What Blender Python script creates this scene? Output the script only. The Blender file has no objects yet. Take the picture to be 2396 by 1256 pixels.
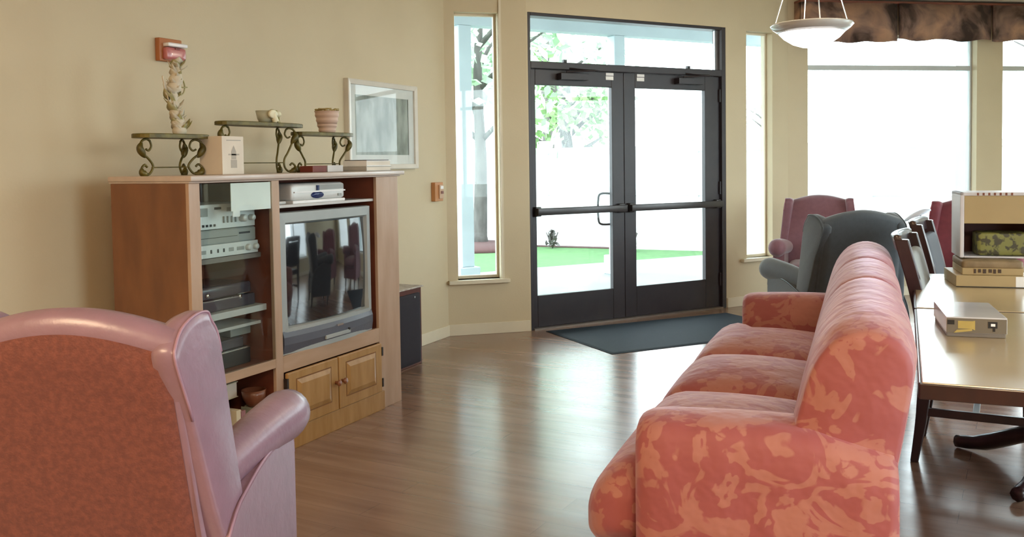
import bpy, bmesh, math, random
from mathutils import Vector, Matrix, noise

random.seed(7)
PI = math.pi
S = bpy.context.scene
COL = S.collection
R = math.radians

# ------------------------------------------------------------------ camera
YAW, PITCH, ROLL = R(25.34), R(2.56), R(.82)
cam_data = bpy.data.cameras.new('camera')
cam = bpy.data.objects.new('camera', cam_data)
COL.objects.link(cam)
fwd0 = Vector((-math.sin(YAW), math.cos(YAW), 0)); rt0 = Vector((math.cos(YAW), math.sin(YAW), 0)); up0 = Vector((0, 0, 1))
fwd = fwd0 * math.cos(PITCH) - up0 * math.sin(PITCH)
upv = up0 * math.cos(PITCH) + fwd0 * math.sin(PITCH)
rgt = rt0 * math.cos(ROLL) - upv * math.sin(ROLL)
upp = upv * math.cos(ROLL) + rt0 * math.sin(ROLL)
M = Matrix((rgt, upp, -fwd)).transposed().to_4x4()
M.translation = Vector((0, 0, 1.30))
cam.matrix_world = M
cam_data.sensor_width = 36.0
cam_data.sensor_fit = 'HORIZONTAL'
cam_data.lens = 36.0 * 2160 / 2396
cam_data.shift_y = (477 - 628) / 2396.0
cam_data.clip_start = .05
cam_data.clip_end = 300
S.camera = cam

# ------------------------------------------------------------------ sky, exposure
SKY = 7.0
w = bpy.data.worlds.new('overcast_sky'); S.world = w; w.use_nodes = True
bg = w.node_tree.nodes['Background']
bg.inputs[0].default_value = (.86, .94, 1.0, 1); bg.inputs[1].default_value = SKY
S.view_settings.view_transform = 'Standard'
S.view_settings.look = 'None'
S.view_settings.gamma = 1
S.view_settings.use_curve_mapping = False
S.view_settings.exposure = 0.68
S.cycles.max_bounces = 10
S.cycles.diffuse_bounces = 5
S.cycles.transparent_max_bounces = 16
S.cycles.sample_clamp_indirect = 12

WARM = (1.0, .74, .46)
def area(name, loc, size, power, color, rot=(0, 0, 0), portal=False, shape='RECTANGLE', sy=None):
    l = bpy.data.lights.new(name, 'AREA'); l.shape = shape; l.size = size
    if sy: l.size_y = sy
    l.energy = power; l.color = color
    if portal: l.cycles.is_portal = True
    o = bpy.data.objects.new(name, l); COL.objects.link(o); o.location = loc; o.rotation_euler = rot
    return o
# ceiling lamps of the part of the room behind the camera
CEIL = 2.74
for (lx, ly) in ((-1.9, -.6), (.9, -.6)):
    area('ceiling_lamp_light', (lx, ly, CEIL - .06), .9, 58, WARM, shape='SQUARE')

# ------------------------------------------------------------------ materials
def sc_(c):  # sRGB 0-255 -> linear
    return tuple((x / 255 / 12.92) if x / 255 < .04045 else ((x / 255 + .055) / 1.055) ** 2.4 for x in c) + (1,)
MATS = {}
def mat(name, col, rough=.5, metal=0., spec=.5, col2=None, scale=6., detail=4., bump=0., bscale=None, stretch=(1, 1, 1), mixlo=.35, mixhi=.65,
        coat=0., sheen=0., ior=None, coords='Object', coat_rough=.1):
    if name in MATS: return MATS[name]
    m = bpy.data.materials.new(name); m.use_nodes = True; nt = m.node_tree; b = nt.nodes['Principled BSDF']
    b.inputs['Base Color'].default_value = tuple(col[:3]) + (1,)
    b.inputs['Roughness'].default_value = rough; b.inputs['Metallic'].default_value = metal
    b.inputs['Specular IOR Level'].default_value = spec
    b.inputs['Coat Weight'].default_value = coat; b.inputs['Coat Roughness'].default_value = coat_rough
    b.inputs['Sheen Weight'].default_value = sheen
    if ior: b.inputs['IOR'].default_value = ior
    tc = nt.nodes.new('ShaderNodeTexCoord'); mp = nt.nodes.new('ShaderNodeMapping'); mp.inputs['Scale'].default_value = stretch
    nt.links.new(tc.outputs[coords], mp.inputs['Vector'])
    nz = nt.nodes.new('ShaderNodeTexNoise'); nz.inputs['Scale'].default_value = scale; nz.inputs['Detail'].default_value = detail
    nt.links.new(mp.outputs[0], nz.inputs['Vector'])
    cr = nt.nodes.new('ShaderNodeValToRGB'); cr.color_ramp.elements[0].position = mixlo; cr.color_ramp.elements[1].position = mixhi
    c2 = col2 if col2 else tuple(x * .9 for x in col[:3])
    cr.color_ramp.elements[0].color = tuple(c2[:3]) + (1,); cr.color_ramp.elements[1].color = tuple(col[:3]) + (1,)
    nt.links.new(nz.outputs['Fac'], cr.inputs[0]); nt.links.new(cr.outputs[0], b.inputs['Base Color'])
    if bump:
        n2 = nt.nodes.new('ShaderNodeTexNoise'); n2.inputs['Scale'].default_value = bscale or scale * 5; n2.inputs['Detail'].default_value = 3
        nt.links.new(mp.outputs[0], n2.inputs['Vector'])
        bp = nt.nodes.new('ShaderNodeBump'); bp.inputs['Strength'].default_value = bump; bp.inputs['Distance'].default_value = .01
        nt.links.new(n2.outputs['Fac'], bp.inputs['Height']); nt.links.new(bp.outputs[0], b.inputs['Normal'])
    MATS[name] = m
    return m
def emis(name, col, st):
    m = bpy.data.materials.new(name); m.use_nodes = True; nt = m.node_tree; b = nt.nodes['Principled BSDF']
    b.inputs['Base Color'].default_value = tuple(col) + (1,); b.inputs['Roughness'].default_value = .3
    b.inputs['Emission Color'].default_value = tuple(col) + (1,); b.inputs['Emission Strength'].default_value = st
    return m
def thin_glass(name, tint=(.93, .97, .96), f0=.04, boost=1.0):
    m = bpy.data.materials.new(name); m.use_nodes = True; nt = m.node_tree
    nt.nodes.remove(nt.nodes['Principled BSDF']); out = nt.nodes['Material Output']
    tr = nt.nodes.new('ShaderNodeBsdfTransparent'); tr.inputs[0].default_value = tint + (1,)
    gl = nt.nodes.new('ShaderNodeBsdfGlossy'); gl.inputs['Roughness'].default_value = .01
    fr = nt.nodes.new('ShaderNodeFresnel')
    ge = nt.nodes.new('ShaderNodeNewGeometry'); ma_ = nt.nodes.new('ShaderNodeMath'); ma_.operation = 'MULTIPLY_ADD'
    ma_.inputs[1].default_value = 1 / 1.45 - 1.45; ma_.inputs[2].default_value = 1.45
    nt.links.new(ge.outputs['Backfacing'], ma_.inputs[0]); nt.links.new(ma_.outputs[0], fr.inputs['IOR'])
    mu = nt.nodes.new('ShaderNodeMath'); mu.operation = 'MULTIPLY'; mu.inputs[1].default_value = boost; mu.use_clamp = True
    mx = nt.nodes.new('ShaderNodeMixShader')
    nt.links.new(fr.outputs[0], mu.inputs[0]); nt.links.new(mu.outputs[0], mx.inputs[0])
    nt.links.new(tr.outputs[0], mx.inputs[1]); nt.links.new(gl.outputs[0], mx.inputs[2]); nt.links.new(mx.outputs[0], out.inputs['Surface'])
    return m
WALL = mat('wall_paint', (.595, .51, .352), .62, spec=.3, col2=(.57, .485, .332), scale=2.2, bump=.05, bscale=90)
TRIM = mat('cream_trim', (.72, .65, .50), .5, scale=3)
CEILM = mat('ceiling_paint', (.72, .68, .58), .8, scale=3)
GLASS = thin_glass('window_glass')
BRONZE = mat('dark_bronze_metal', (.026, .018, .021), .42, spec=.5, col2=(.020, .014, .018), scale=9)
METAL = mat('grey_metal', (.55, .56, .58), .3, metal=.8, scale=8)
BLACK = mat('black_plastic', (.012, .012, .014), .4, scale=8)
WHITEP = mat('plain_matte_white', (.86, .86, .86), .6, scale=8)
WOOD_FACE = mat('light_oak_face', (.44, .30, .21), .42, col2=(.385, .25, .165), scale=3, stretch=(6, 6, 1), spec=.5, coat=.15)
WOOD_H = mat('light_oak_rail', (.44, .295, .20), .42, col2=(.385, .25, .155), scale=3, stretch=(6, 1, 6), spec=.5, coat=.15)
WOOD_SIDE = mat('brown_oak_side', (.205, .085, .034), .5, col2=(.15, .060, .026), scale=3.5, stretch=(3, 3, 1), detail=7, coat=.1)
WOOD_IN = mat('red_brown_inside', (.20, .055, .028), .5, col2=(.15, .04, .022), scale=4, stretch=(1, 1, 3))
WOOD_DOOR = mat('honey_oak_door', (.41, .235, .085), .42, col2=(.33, .17, .045), scale=4, stretch=(5, 5, 1), detail=5, coat=.15)
WOOD_TOP = mat('pale_oak_top', (.52, .43, .37), .32, col2=(.46, .37, .32), scale=3, stretch=(6, 1, 6), coat=.3)
DARKWOOD = mat('dark_cherry_wood', (.035, .013, .013), .32, col2=(.022, .010, .012), scale=4, stretch=(4, 4, 1), coat=.25)
SHELFM = mat('grey_white_shelf', (.55, .54, .53), .4, scale=5)
TVGREY = mat('silver_grey_plastic', (.33, .36, .355), .38, col2=(.30, .33, .33), scale=5)
TVDARK = mat('slate_grey_plastic', (.085, .09, .115), .4, scale=5)
SCREEN = mat('dark_screen_glass', (.012, .013, .016), .06, spec=1.0, scale=5, coat=1.0, coat_rough=.02)
SILVER = mat('silver_panel', (.62, .63, .62), .35, metal=.15, scale=6)
GREYP = mat('grey_panel', (.28, .29, .28), .4, scale=6)
BLUEP = mat('blue_plastic', (.01, .025, .12), .25, scale=6)
BRASS = mat('olive_gold_iron', (.13, .098, .010), .45, metal=.25, col2=(.065, .05, .006), scale=25, spec=.6)
IVORY = mat('ivory_glaze', (.62, .56, .44), .5, col2=(.52, .46, .34), scale=14)
OLIVE = mat('olive_leaf_glaze', (.30, .26, .06), .5, col2=(.40, .36, .2), scale=14)
BOXW = mat('cream_card', (.70, .62, .52), .6, scale=5)
BOXP = mat('grey_print', (.42, .38, .33), .7, scale=12)
PINKPOT = mat('pinkish_clay', (.60, .43, .34), .6, col2=(.52, .36, .28), scale=9)
GREENPOT = mat('grey_green_glaze', (.45, .45, .34), .35, scale=7)
CREAMFL = mat('cream_petal', (.80, .76, .55), .6, scale=9)
VINE = mat('dry_vine', (.34, .25, .08), .6, scale=20)
DKRED = mat('dark_red_cover', (.16, .025, .014), .5, scale=8)
MATM = mat('slate_blue_mat', (.012, .022, .036), .75, col2=(.010, .018, .030), scale=60, bump=.3, bscale=400, spec=.35)
GREYFAB = mat('charcoal_green_fabric', (.046, .055, .066), .75, col2=(.040, .048, .058), scale=40, bump=.15, bscale=350, sheen=.35)
PINKFAB = mat('dusty_pink_fabric', (.19, .075, .095), .7, col2=(.165, .062, .08), scale=25, bump=.1, bscale=300, sheen=.4)
MARFAB = mat('maroon_fabric', (.17, .022, .035), .75, col2=(.14, .018, .03), scale=25, bump=.1, bscale=300, sheen=.25)
MAUVE = mat('mauve_vinyl', (.255, .152, .205), .36, col2=(.228, .138, .185), scale=16, bump=.12, bscale=45, spec=.5, coat=.25, coat_rough=.22)
SUEDE = mat('mottled_rust_suede', (.20, .060, .043), .7, col2=(.14, .040, .031), scale=80, detail=8, bump=.25, bscale=220, mixlo=.38, mixhi=.66, sheen=.15)
TABTOP = mat('tan_laminate', (.46, .34, .17), .28, col2=(.43, .31, .155), scale=5, spec=1.0, coat=1.0, coat_rough=.24, )
CARD = mat('tan_cardboard', (.42, .31, .15), .45, col2=(.39, .285, .135), scale=6)
SPKWOOD = mat('mahogany_veneer', (.10, .022, .014), .4, scale=4, stretch=(4, 4, 1))
GRILLE = mat('dark_speaker_cloth', (.022, .018, .026), .85, scale=80, bump=.2, bscale=500)
CHROME = mat('bright_metal', (.8, .8, .8), .15, metal=1, scale=3)
CONC = mat('pale_concrete', (.23, .235, .225), .8, col2=(.21, .215, .21), scale=2)
FENCE = mat('white_vinyl', (.75, .76, .78), .5, scale=2)
GRASS = mat('lawn_green', (.062, .155, .045), .9, col2=(.05, .125, .038), scale=9, bump=.3, bscale=80)
MULCH = mat('red_mulch', (.07, .03, .028), .9, scale=30, bump=.4)
BARK = mat('grey_bark', (.10, .095, .088), .9, col2=(.065, .06, .056), scale=14, stretch=(1, 1, .3), bump=.4)
LEAF = mat('pale_green_leaf', (.30, .44, .28), .7, col2=(.40, .50, .39), scale=3)
LEAF2 = mat('fresh_green_leaf', (.11, .22, .06), .7, col2=(.20, .33, .14), scale=3)
PORCH = mat('bluish_porch_paint', (.46, .54, .58), .7, scale=2)
SOIL = mat('dark_soil', (.03, .02, .015), .9, scale=20)
CUSHG = mat('grey_chair_padding', (.36, .37, .36), .8, scale=20)

def damask(name, base, motif, sc=1.0):
    m = bpy.data.materials.new(name); m.use_nodes = True; nt = m.node_tree; b = nt.nodes['Principled BSDF']; N = nt.nodes.new; L = nt.links.new
    b.inputs['Roughness'].default_value = .62; b.inputs['Sheen Weight'].default_value = .55; b.inputs['Sheen Roughness'].default_value = .45
    b.inputs['Sheen Tint'].default_value = (.9, .75, .95, 1)
    tc = N('ShaderNodeTexCoord')
    n1 = N('ShaderNodeTexNoise'); n1.inputs['Scale'].default_value = 9 * sc; n1.inputs['Detail'].default_value = 4
    L(tc.outputs['Object'], n1.inputs['Vector'])
    sub = N('ShaderNodeVectorMath'); sub.operation = 'SUBTRACT'; sub.inputs[1].default_value = (.5, .5, .5); L(n1.outputs['Color'], sub.inputs[0])
    scl = N('ShaderNodeVectorMath'); scl.operation = 'SCALE'; scl.inputs['Scale'].default_value = .16 / sc; L(sub.outputs[0], scl.inputs[0])
    add = N('ShaderNodeVectorMath'); L(tc.outputs['Object'], add.inputs[0]); L(scl.outputs[0], add.inputs[1])
    def ramp(src, a, b_, inv=False):
        r = N('ShaderNodeValToRGB'); r.color_ramp.elements[0].position = a; r.color_ramp.elements[1].position = b_
        if inv: r.color_ramp.elements[0].color = (1, 1, 1, 1); r.color_ramp.elements[1].color = (0, 0, 0, 1)
        L(src, r.inputs[0]); return r.outputs[0]
    def mth(op, a, b_):
        m_ = N('ShaderNodeMath'); m_.operation = op
        for k, q in enumerate((a, b_)):
            if isinstance(q, (int, float)): m_.inputs[k].default_value = q
            else: L(q, m_.inputs[k])
        return m_.outputs[0]
    # big ragged blooms: distance to scattered centres, scalloped by a finer cell pattern
    v = N('ShaderNodeTexVoronoi'); v.inputs['Scale'].default_value = 4.4 * sc; v.inputs['Randomness'].default_value = .85; L(add.outputs[0], v.inputs['Vector'])
    v2 = N('ShaderNodeTexVoronoi'); v2.inputs['Scale'].default_value = 22 * sc; L(tc.outputs['Object'], v2.inputs['Vector'])
    bloom = ramp(mth('ADD', v.outputs['Distance'], mth('MULTIPLY', v2.outputs['Distance'], .34)), .56, .59, True)
    # petal gaps
    v3 = N('ShaderNodeTexVoronoi'); v3.feature = 'DISTANCE_TO_EDGE'; v3.inputs['Scale'].default_value = 15 * sc; L(add.outputs[0], v3.inputs['Vector'])
    petals = ramp(v3.outputs['Distance'], .01, .045)
    n3 = N('ShaderNodeTexNoise'); n3.inputs['Scale'].default_value = 13 * sc; n3.inputs['Detail'].default_value = 3; L(add.outputs[0], n3.inputs['Vector'])
    petals = mth('MAXIMUM', petals, ramp(n3.outputs['Fac'], .44, .48))
    # curling leaves between the blooms
    n4 = N('ShaderNodeTexNoise'); n4.inputs['Scale'].default_value = 6.5 * sc; n4.inputs['Detail'].default_value = 2.5; n4.inputs['Distortion'].default_value = 2.2; L(tc.outputs['Object'], n4.inputs['Vector'])
    leaf = mth('MULTIPLY', ramp(n4.outputs['Fac'], .52, .545), ramp(n4.outputs['Fac'], .66, .68, True))
    fin = mth('MAXIMUM', mth('MULTIPLY', bloom, petals), mth('MULTIPLY', leaf, .9))
    class _o: pass
    mx = _o(); mx.outputs = [fin]
    mix = N('ShaderNodeMixRGB'); mix.inputs[1].default_value = base + (1,); mix.inputs[2].default_value = motif + (1,); L(mx.outputs[0], mix.inputs[0])
    L(mix.outputs[0], b.inputs['Base Color'])
    nb = N('ShaderNodeTexNoise'); nb.inputs['Scale'].default_value = 7; nb.inputs['Detail'].default_value = 3; L(tc.outputs['Object'], nb.inputs['Vector'])
    bp = N('ShaderNodeBump'); bp.inputs['Strength'].default_value = .5; bp.inputs['Distance'].default_value = .035; L(nb.outputs['Fac'], bp.inputs['Height'])
    L(bp.outputs[0], b.inputs['Normal'])
    return m
DAMASK = damask('rose_damask', (.315, .078, .078), (.395, .155, .122))

# ------------------------------------------------------------------ object helpers
def inv_of(parent):
    if parent is None: return Matrix.Identity(4)
    return (Matrix.Translation(parent.location) @ parent.rotation_euler.to_matrix().to_4x4()).inverted()
def tag(o, label=None, cat=None, group=None, kind=None):
    if label: o['label'] = label
    if cat: o['category'] = cat
    if group: o['group'] = group
    if kind: o['kind'] = kind
    return o
def empty(name, loc, rz=0, label=None, cat=None, group=None, kind=None):
    o = bpy.data.objects.new(name, None); COL.objects.link(o); o.location = loc; o.rotation_euler = (0, 0, rz); o.empty_display_size = .1
    return tag(o, label, cat, group, kind)
class MB:
    def __init__(self): self.v = []; self.f = []; self.smooth = []
    def add(self, vs, fs, smooth=False):
        n = len(self.v); self.v += [tuple(p) for p in vs]; self.f += [tuple(i + n for i in f) for f in fs]; self.smooth += [smooth] * len(fs); return self
    def box(self, x0, x1, y0, y1, z0, z1, rz=0, c=None):
        vs = [(x, y, z) for z in (z0, z1) for x, y in ((x0, y0), (x1, y0), (x1, y1), (x0, y1))]
        if rz:
            cx, cy = c if c else ((x0 + x1) / 2, (y0 + y1) / 2)
            vs = [(cx + (x - cx) * math.cos(rz) - (y - cy) * math.sin(rz), cy + (x - cx) * math.sin(rz) + (y - cy) * math.cos(rz), z) for x, y, z in vs]
        return self.add(vs, [(0, 3, 2, 1), (4, 5, 6, 7), (0, 1, 5, 4), (1, 2, 6, 5), (2, 3, 7, 6), (3, 0, 4, 7)])
    def loft(self, rings, closed=True, caps=True, smooth=True):
        n = len(rings[0]); vs = [p for r in rings for p in r]; fs = []
        for i in range(len(rings) - 1):
            for j in range(n if closed else n - 1):
                k = (j + 1) % n
                fs.append((i * n + j, i * n + k, (i + 1) * n + k, (i + 1) * n + j))
        if caps and closed:
            fs.append(tuple(range(n - 1, -1, -1))); fs.append(tuple((len(rings) - 1) * n + j for j in range(n)))
        return self.add(vs, fs, smooth)
    def tube(self, pts, r, n=8, flat=None):
        pts = [Vector(p) for p in pts]; rr = r if isinstance(r, (list, tuple)) else [r] * len(pts)
        rings = []; prev = None
        for i, p in enumerate(pts):
            t = (pts[min(i + 1, len(pts) - 1)] - pts[max(i - 1, 0)]).normalized()
            if prev is None:
                a = t.cross(Vector((0, 0, 1)));
                if a.length < 1e-3: a = t.cross(Vector((1, 0, 0)))
            else: a = prev - t * prev.dot(t)
            a.normalize(); prev = a; b = t.cross(a)
            fl = flat[i] if flat else 1
            rings.append([tuple(p + a * rr[i] * math.cos(2 * PI * k / n) + b * rr[i] * fl * math.sin(2 * PI * k / n)) for k in range(n)])
        return self.loft(rings)
    def lathe(self, prof, c=(0, 0, 0), n=40, smooth=True):
        rings = [[(c[0] + r * math.cos(2 * PI * k / n), c[1] + r * math.sin(2 * PI * k / n), c[2] + z) for k in range(n)] for r, z in prof]
        return self.loft(rings, smooth=smooth)
    def prism(self, poly, fn0, fn1, smooth=False):
        a = [fn0(*p) for p in poly]; b = [fn1(*p) for p in poly]
        return self.loft([a, b], smooth=smooth)
    def soft(self, x0, x1, y0, y1, z0, z1, r=.05, n=14, puff=(0, 0, 0), fn=None):
        """rounded box whose faces bulge by puff"""
        c = Vector(((x0 + x1) / 2, (y0 + y1) / 2, (z0 + z1) / 2)); h = Vector(((x1 - x0) / 2, (y1 - y0) / 2, (z1 - z0) / 2))
        rr = min(r, *h) * .999
        bm = bmesh.new(); bmesh.ops.create_cube(bm, size=2.0); bmesh.ops.subdivide_edges(bm, edges=bm.edges[:], cuts=n, use_grid_fill=True)
        vs = []
        for v in bm.verts:
            s = [math.copysign(abs(t) ** .8, t) if False else t for t in v.co]
            # spread points so the rounded rim gets a few of them
            q = Vector([math.copysign(1 - (1 - abs(t)) ** 1.5, t) for t in s])
            p = Vector((q.x * h.x, q.y * h.y, q.z * h.z))
            inn = Vector([max(-(h[i] - rr), min(h[i] - rr, p[i])) for i in range(3)])
            d = p - inn
            if d.length > 1e-9: p = inn + d.normalized() * min(rr, max(d.length, 0)) if max(abs(d.x), abs(d.y), abs(d.z)) > .999 * rr else inn + d * (1)
            # outward puff
            for i in range(3):
                j, k = (i + 1) % 3, (i + 2) % 3
                wgt = (1 - (p[j] / h[j]) ** 2) * (1 - (p[k] / h[k]) ** 2)
                p[i] += puff[i] * max(wgt, 0) * (p[i] / h[i])
            p = p + c
            if fn: p = Vector(fn(p))
            vs.append(tuple(p))
        bm.verts.index_update(); fs = [tuple(v.index for v in f.verts) for f in bm.faces]; bm.free()
        return self.add(vs, fs, True)
    def build(self, name, m, parent=None, world=False, bevel=0, seg=2, sub=0, label=None, kind=None, cat=None, group=None, loc=None):
        me = bpy.data.meshes.new(name)
        vs = self.v
        if world and parent is not None:
            iv = inv_of(parent if parent.parent is None else parent.parent)
            if parent.parent is not None: iv = Matrix.Translation(-parent.location) @ iv
            vs = [tuple(iv @ Vector(v)) for v in vs]
        org = None
        if parent is None and loc is None:
            xs = [v[0] for v in vs]; ys = [v[1] for v in vs]; zs = [v[2] for v in vs]
            org = Vector(((min(xs) + max(xs)) / 2, (min(ys) + max(ys)) / 2, min(zs))); vs = [tuple(Vector(v) - org) for v in vs]
        me.from_pydata(vs, [], self.f)
        bm = bmesh.new(); bm.from_mesh(me); bmesh.ops.recalc_face_normals(bm, faces=bm.faces[:]); bm.to_mesh(me); bm.free()
        for p, s in zip(me.polygons, self.smooth): p.use_smooth = s
        me.materials.append(m)
        o = bpy.data.objects.new(name, me); COL.objects.link(o)
        if org is not None: o.location = org
        if loc is not None: o.location = loc
        if parent is not None: o.parent = parent
        if bevel:
            bv = o.modifiers.new('bevel', 'BEVEL'); bv.width = bevel; bv.segments = seg; bv.limit_method = 'ANGLE'; bv.angle_limit = R(35)
            if seg > 2:
                for p in me.polygons: p.use_smooth = True
        if sub:
            s = o.modifiers.new('sub', 'SUBSURF'); s.levels = sub; s.render_levels = sub
        return tag(o, label, cat, group, kind)
def box_obj(name, m, x0, x1, y0, y1, z0, z1, parent=None, world=True, bevel=.002, **k):
    return MB().box(x0, x1, y0, y1, z0, z1).build(name, m, parent, world=world, bevel=bevel, **k)
def crv(pts, n=8, closed=False):
    """Catmull-Rom through 2D/3D points"""
    P = [Vector(p) for p in pts]; out = []; L = len(P)
    rng = range(L) if closed else range(L - 1)
    for i in rng:
        if closed: a, b, c, d = P[(i - 1) % L], P[i], P[(i + 1) % L], P[(i + 2) % L]
        else: a, b, c, d = P[max(i - 1, 0)], P[i], P[i + 1], P[min(i + 2, L - 1)]
        for k in range(n):
            t = k / n
            out.append(.5 * ((2 * b) + (c - a) * t + (2 * a - 5 * b + 4 * c - d) * t * t + (3 * b - a - 3 * c + d) * t ** 3))
    if not closed: out.append(P[-1])
    return out
def copy_tree(o, parent=None):
    c = o.copy(); COL.objects.link(c); c.parent = parent
    for ch in o.children: copy_tree(ch, c)
    return c

# ------------------------------------------------------------------ the room shell
XL = -3.402; A0 = Vector((XL, 6.04)); P1 = Vector((-2.915, 6.45)); DA = R(54.9)
du = Vector((math.cos(DA), math.sin(DA))); dn = Vector((-du.y, du.x))          # along the door wall, and outwards
P3 = P1 + du * 2.76
BA = R(35.7); bu = Vector((math.cos(BA), math.sin(BA))); bn = Vector((-bu.y, bu.x))
P4 = P3 + bu * 4.4
YB = -3.0; XR = P4.x
def wall(name, a, b, holes=(), th=.14, z1=CEIL, m=WALL, ext0=0, ext1=0):
    """wall from a to b, room on the right-hand side; holes are (s0, s1, z0, z1)"""
    u = (b - a).normalized(); n = Vector((-u.y, u.x)); Ln = (b - a).length
    ss = sorted({-ext0, Ln + ext1} | {h[0] for h in holes} | {h[1] for h in holes})
    zs = sorted({0, z1} | {h[2] for h in holes} | {h[3] for h in holes})
    mb = MB()
    bm = bmesh.new()
    def solid(i, j):
        if not (0 <= i < len(ss) - 1 and 0 <= j < len(zs) - 1): return False
        sm, zm = (ss[i] + ss[i + 1]) / 2, (zs[j] + zs[j + 1]) / 2
        return not any(h[0] < sm < h[1] and h[2] < zm < h[3] for h in holes)
    def P(s, d, z): q = a + u * s + n * d; return (q.x, q.y, z)
    for i in range(len(ss) - 1):
        for j in range(len(zs) - 1):
            if not solid(i, j): continue
            s0, s1, q0, q1 = ss[i], ss[i + 1], zs[j], zs[j + 1]
            quads = [[P(s0, 0, q0), P(s1, 0, q0), P(s1, 0, q1), P(s0, 0, q1)], [P(s0, th, q0), P(s0, th, q1), P(s1, th, q1), P(s1, th, q0)]]
            if not solid(i - 1, j): quads.append([P(s0, 0, q0), P(s0, 0, q1), P(s0, th, q1), P(s0, th, q0)])
            if not solid(i + 1, j): quads.append([P(s1, 0, q0), P(s1, th, q0), P(s1, th, q1), P(s1, 0, q1)])
            if not solid(i, j - 1): quads.append([P(s0, 0, q0), P(s0, th, q0), P(s1, th, q0), P(s1, 0, q0)])
            if not solid(i, j + 1): quads.append([P(s0, 0, q1), P(s1, 0, q1), P(s1, th, q1), P(s0, th, q1)])
            for q in quads: bm.faces.new([bm.verts.new(p) for p in q])
    bmesh.ops.remove_doubles(bm, verts=bm.verts[:], dist=1e-5)
    bm.verts.index_update()
    mb.add([tuple(v.co) for v in bm.verts], [tuple(v.index for v in f.verts) for f in bm.faces]); bm.free()
    return mb.build(name, m, kind='structure')
def slab(name, pts, z0, z1, m, **k):
    return MB().prism(pts, lambda x, y: (x, y, z0), lambda x, y: (x, y, z1)).build(name, m, **k)

# floor: glossy strip floor
TABTOP.node_tree.nodes['Principled BSDF'].inputs['Coat IOR'].default_value = 2.1
def floor_mat():
    m = bpy.data.materials.new('glossy_strip_floor'); m.use_nodes = True; nt = m.node_tree; b = nt.nodes['Principled BSDF']; N = nt.nodes.new; L = nt.links.new
    tc = N('ShaderNodeTexCoord'); mp = N('ShaderNodeMapping'); mp.inputs['Rotation'].default_value = (0, 0, R(4)); L(tc.outputs['Object'], mp.inputs[0])
    br = N('ShaderNodeTexBrick'); br.inputs['Scale'].default_value = 1; br.inputs['Brick Width'].default_value = 1.3; br.inputs['Row Height'].default_value = .13
    br.inputs['Mortar Size'].default_value = .0015; br.inputs['Color1'].default_value = (.27, .165, .112, 1); br.inputs['Color2'].default_value = (.235, .138, .090, 1)
    br.inputs['Mortar'].default_value = (.17, .10, .07, 1); L(mp.outputs[0], br.inputs['Vector'])
    st = N('ShaderNodeMapping'); st.inputs['Scale'].default_value = (.9, 9, 1); L(mp.outputs[0], st.inputs[0])
    nz = N('ShaderNodeTexNoise'); nz.inputs['Scale'].default_value = 1.6; nz.inputs['Detail'].default_value = 5; L(st.outputs[0], nz.inputs['Vector'])
    cr = N('ShaderNodeValToRGB'); cr.color_ramp.elements[0].position = .35; cr.color_ramp.elements[1].position = .7
    cr.color_ramp.elements[0].color = (.78, .70, .66, 1); cr.color_ramp.elements[1].color = (1.10, 1.10, 1.10, 1); L(nz.outputs['Fac'], cr.inputs[0])
    mx = N('ShaderNodeMixRGB'); mx.blend_type = 'MULTIPLY'; mx.inputs[0].default_value = 1; L(br.outputs['Color'], mx.inputs[1]); L(cr.outputs[0], mx.inputs[2])
    L(mx.outputs[0], b.inputs['Base Color']); b.inputs['Roughness'].default_value = .19; b.inputs['Specular IOR Level'].default_value = .75; b.inputs['IOR'].default_value = 1.75
    n4 = N('ShaderNodeTexNoise'); n4.inputs['Scale'].default_value = .8; n4.inputs['Detail'].default_value = 2; L(st.outputs[0], n4.inputs['Vector'])
    mr = N('ShaderNodeMapRange'); mr.inputs['To Min'].default_value = .19; mr.inputs['To Max'].default_value = .30; L(n4.outputs['Fac'], mr.inputs[0]); L(mr.outputs[0], b.inputs['Roughness'])
    return m
room_pts = [(XL, YB), (XL, A0.y), tuple(P1), tuple(P3), tuple(P4), (XR, YB)]
FLO = slab('floor', room_pts[::-1], -.06, 0, floor_mat(), kind='structure')
slab('ceiling', [(XL - .2, YB - .2), (XL - .2, 6.1), (P1.x - .15, P1.y + .15), (P3.x - .15, P3.y + .15), (P4.x, P4.y + .2), (XR + .2, P4.y + .1), (XR + .2, YB - .2)], CEIL, CEIL + .1, CEILM, kind='structure')

LA = (P1 - A0).length
WA = (.078, .415, .42, 2.43)
wall('wall_left', Vector((XL, YB)), A0, ext0=.14, ext1=.05)
wall('wall_corner', A0, P1, [WA])
DW0, DW1 = 0.0, 2.01
WS = (2.25, 2.565, .42, 2.43)
wall('wall_entrance', P1, P3, [(0.012, DW1, 0, 2.445), WS])
BW = [(.195, 1.925, .42, 2.43), (2.20, 3.93, .42, 2.43)]
wall('wall_bay', P3, P4, BW, ext1=.1)
RW = [(3.2, 4.8, .42, 2.43), (5.6, 7.2, .42, 2.43), (8.6, 10.4, .42, 2.43)]
wall('wall_right', P4, Vector((XR, YB)), RW, ext1=.14)
wall('wall_back', Vector((XR, YB)), Vector((XL, YB)))

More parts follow.
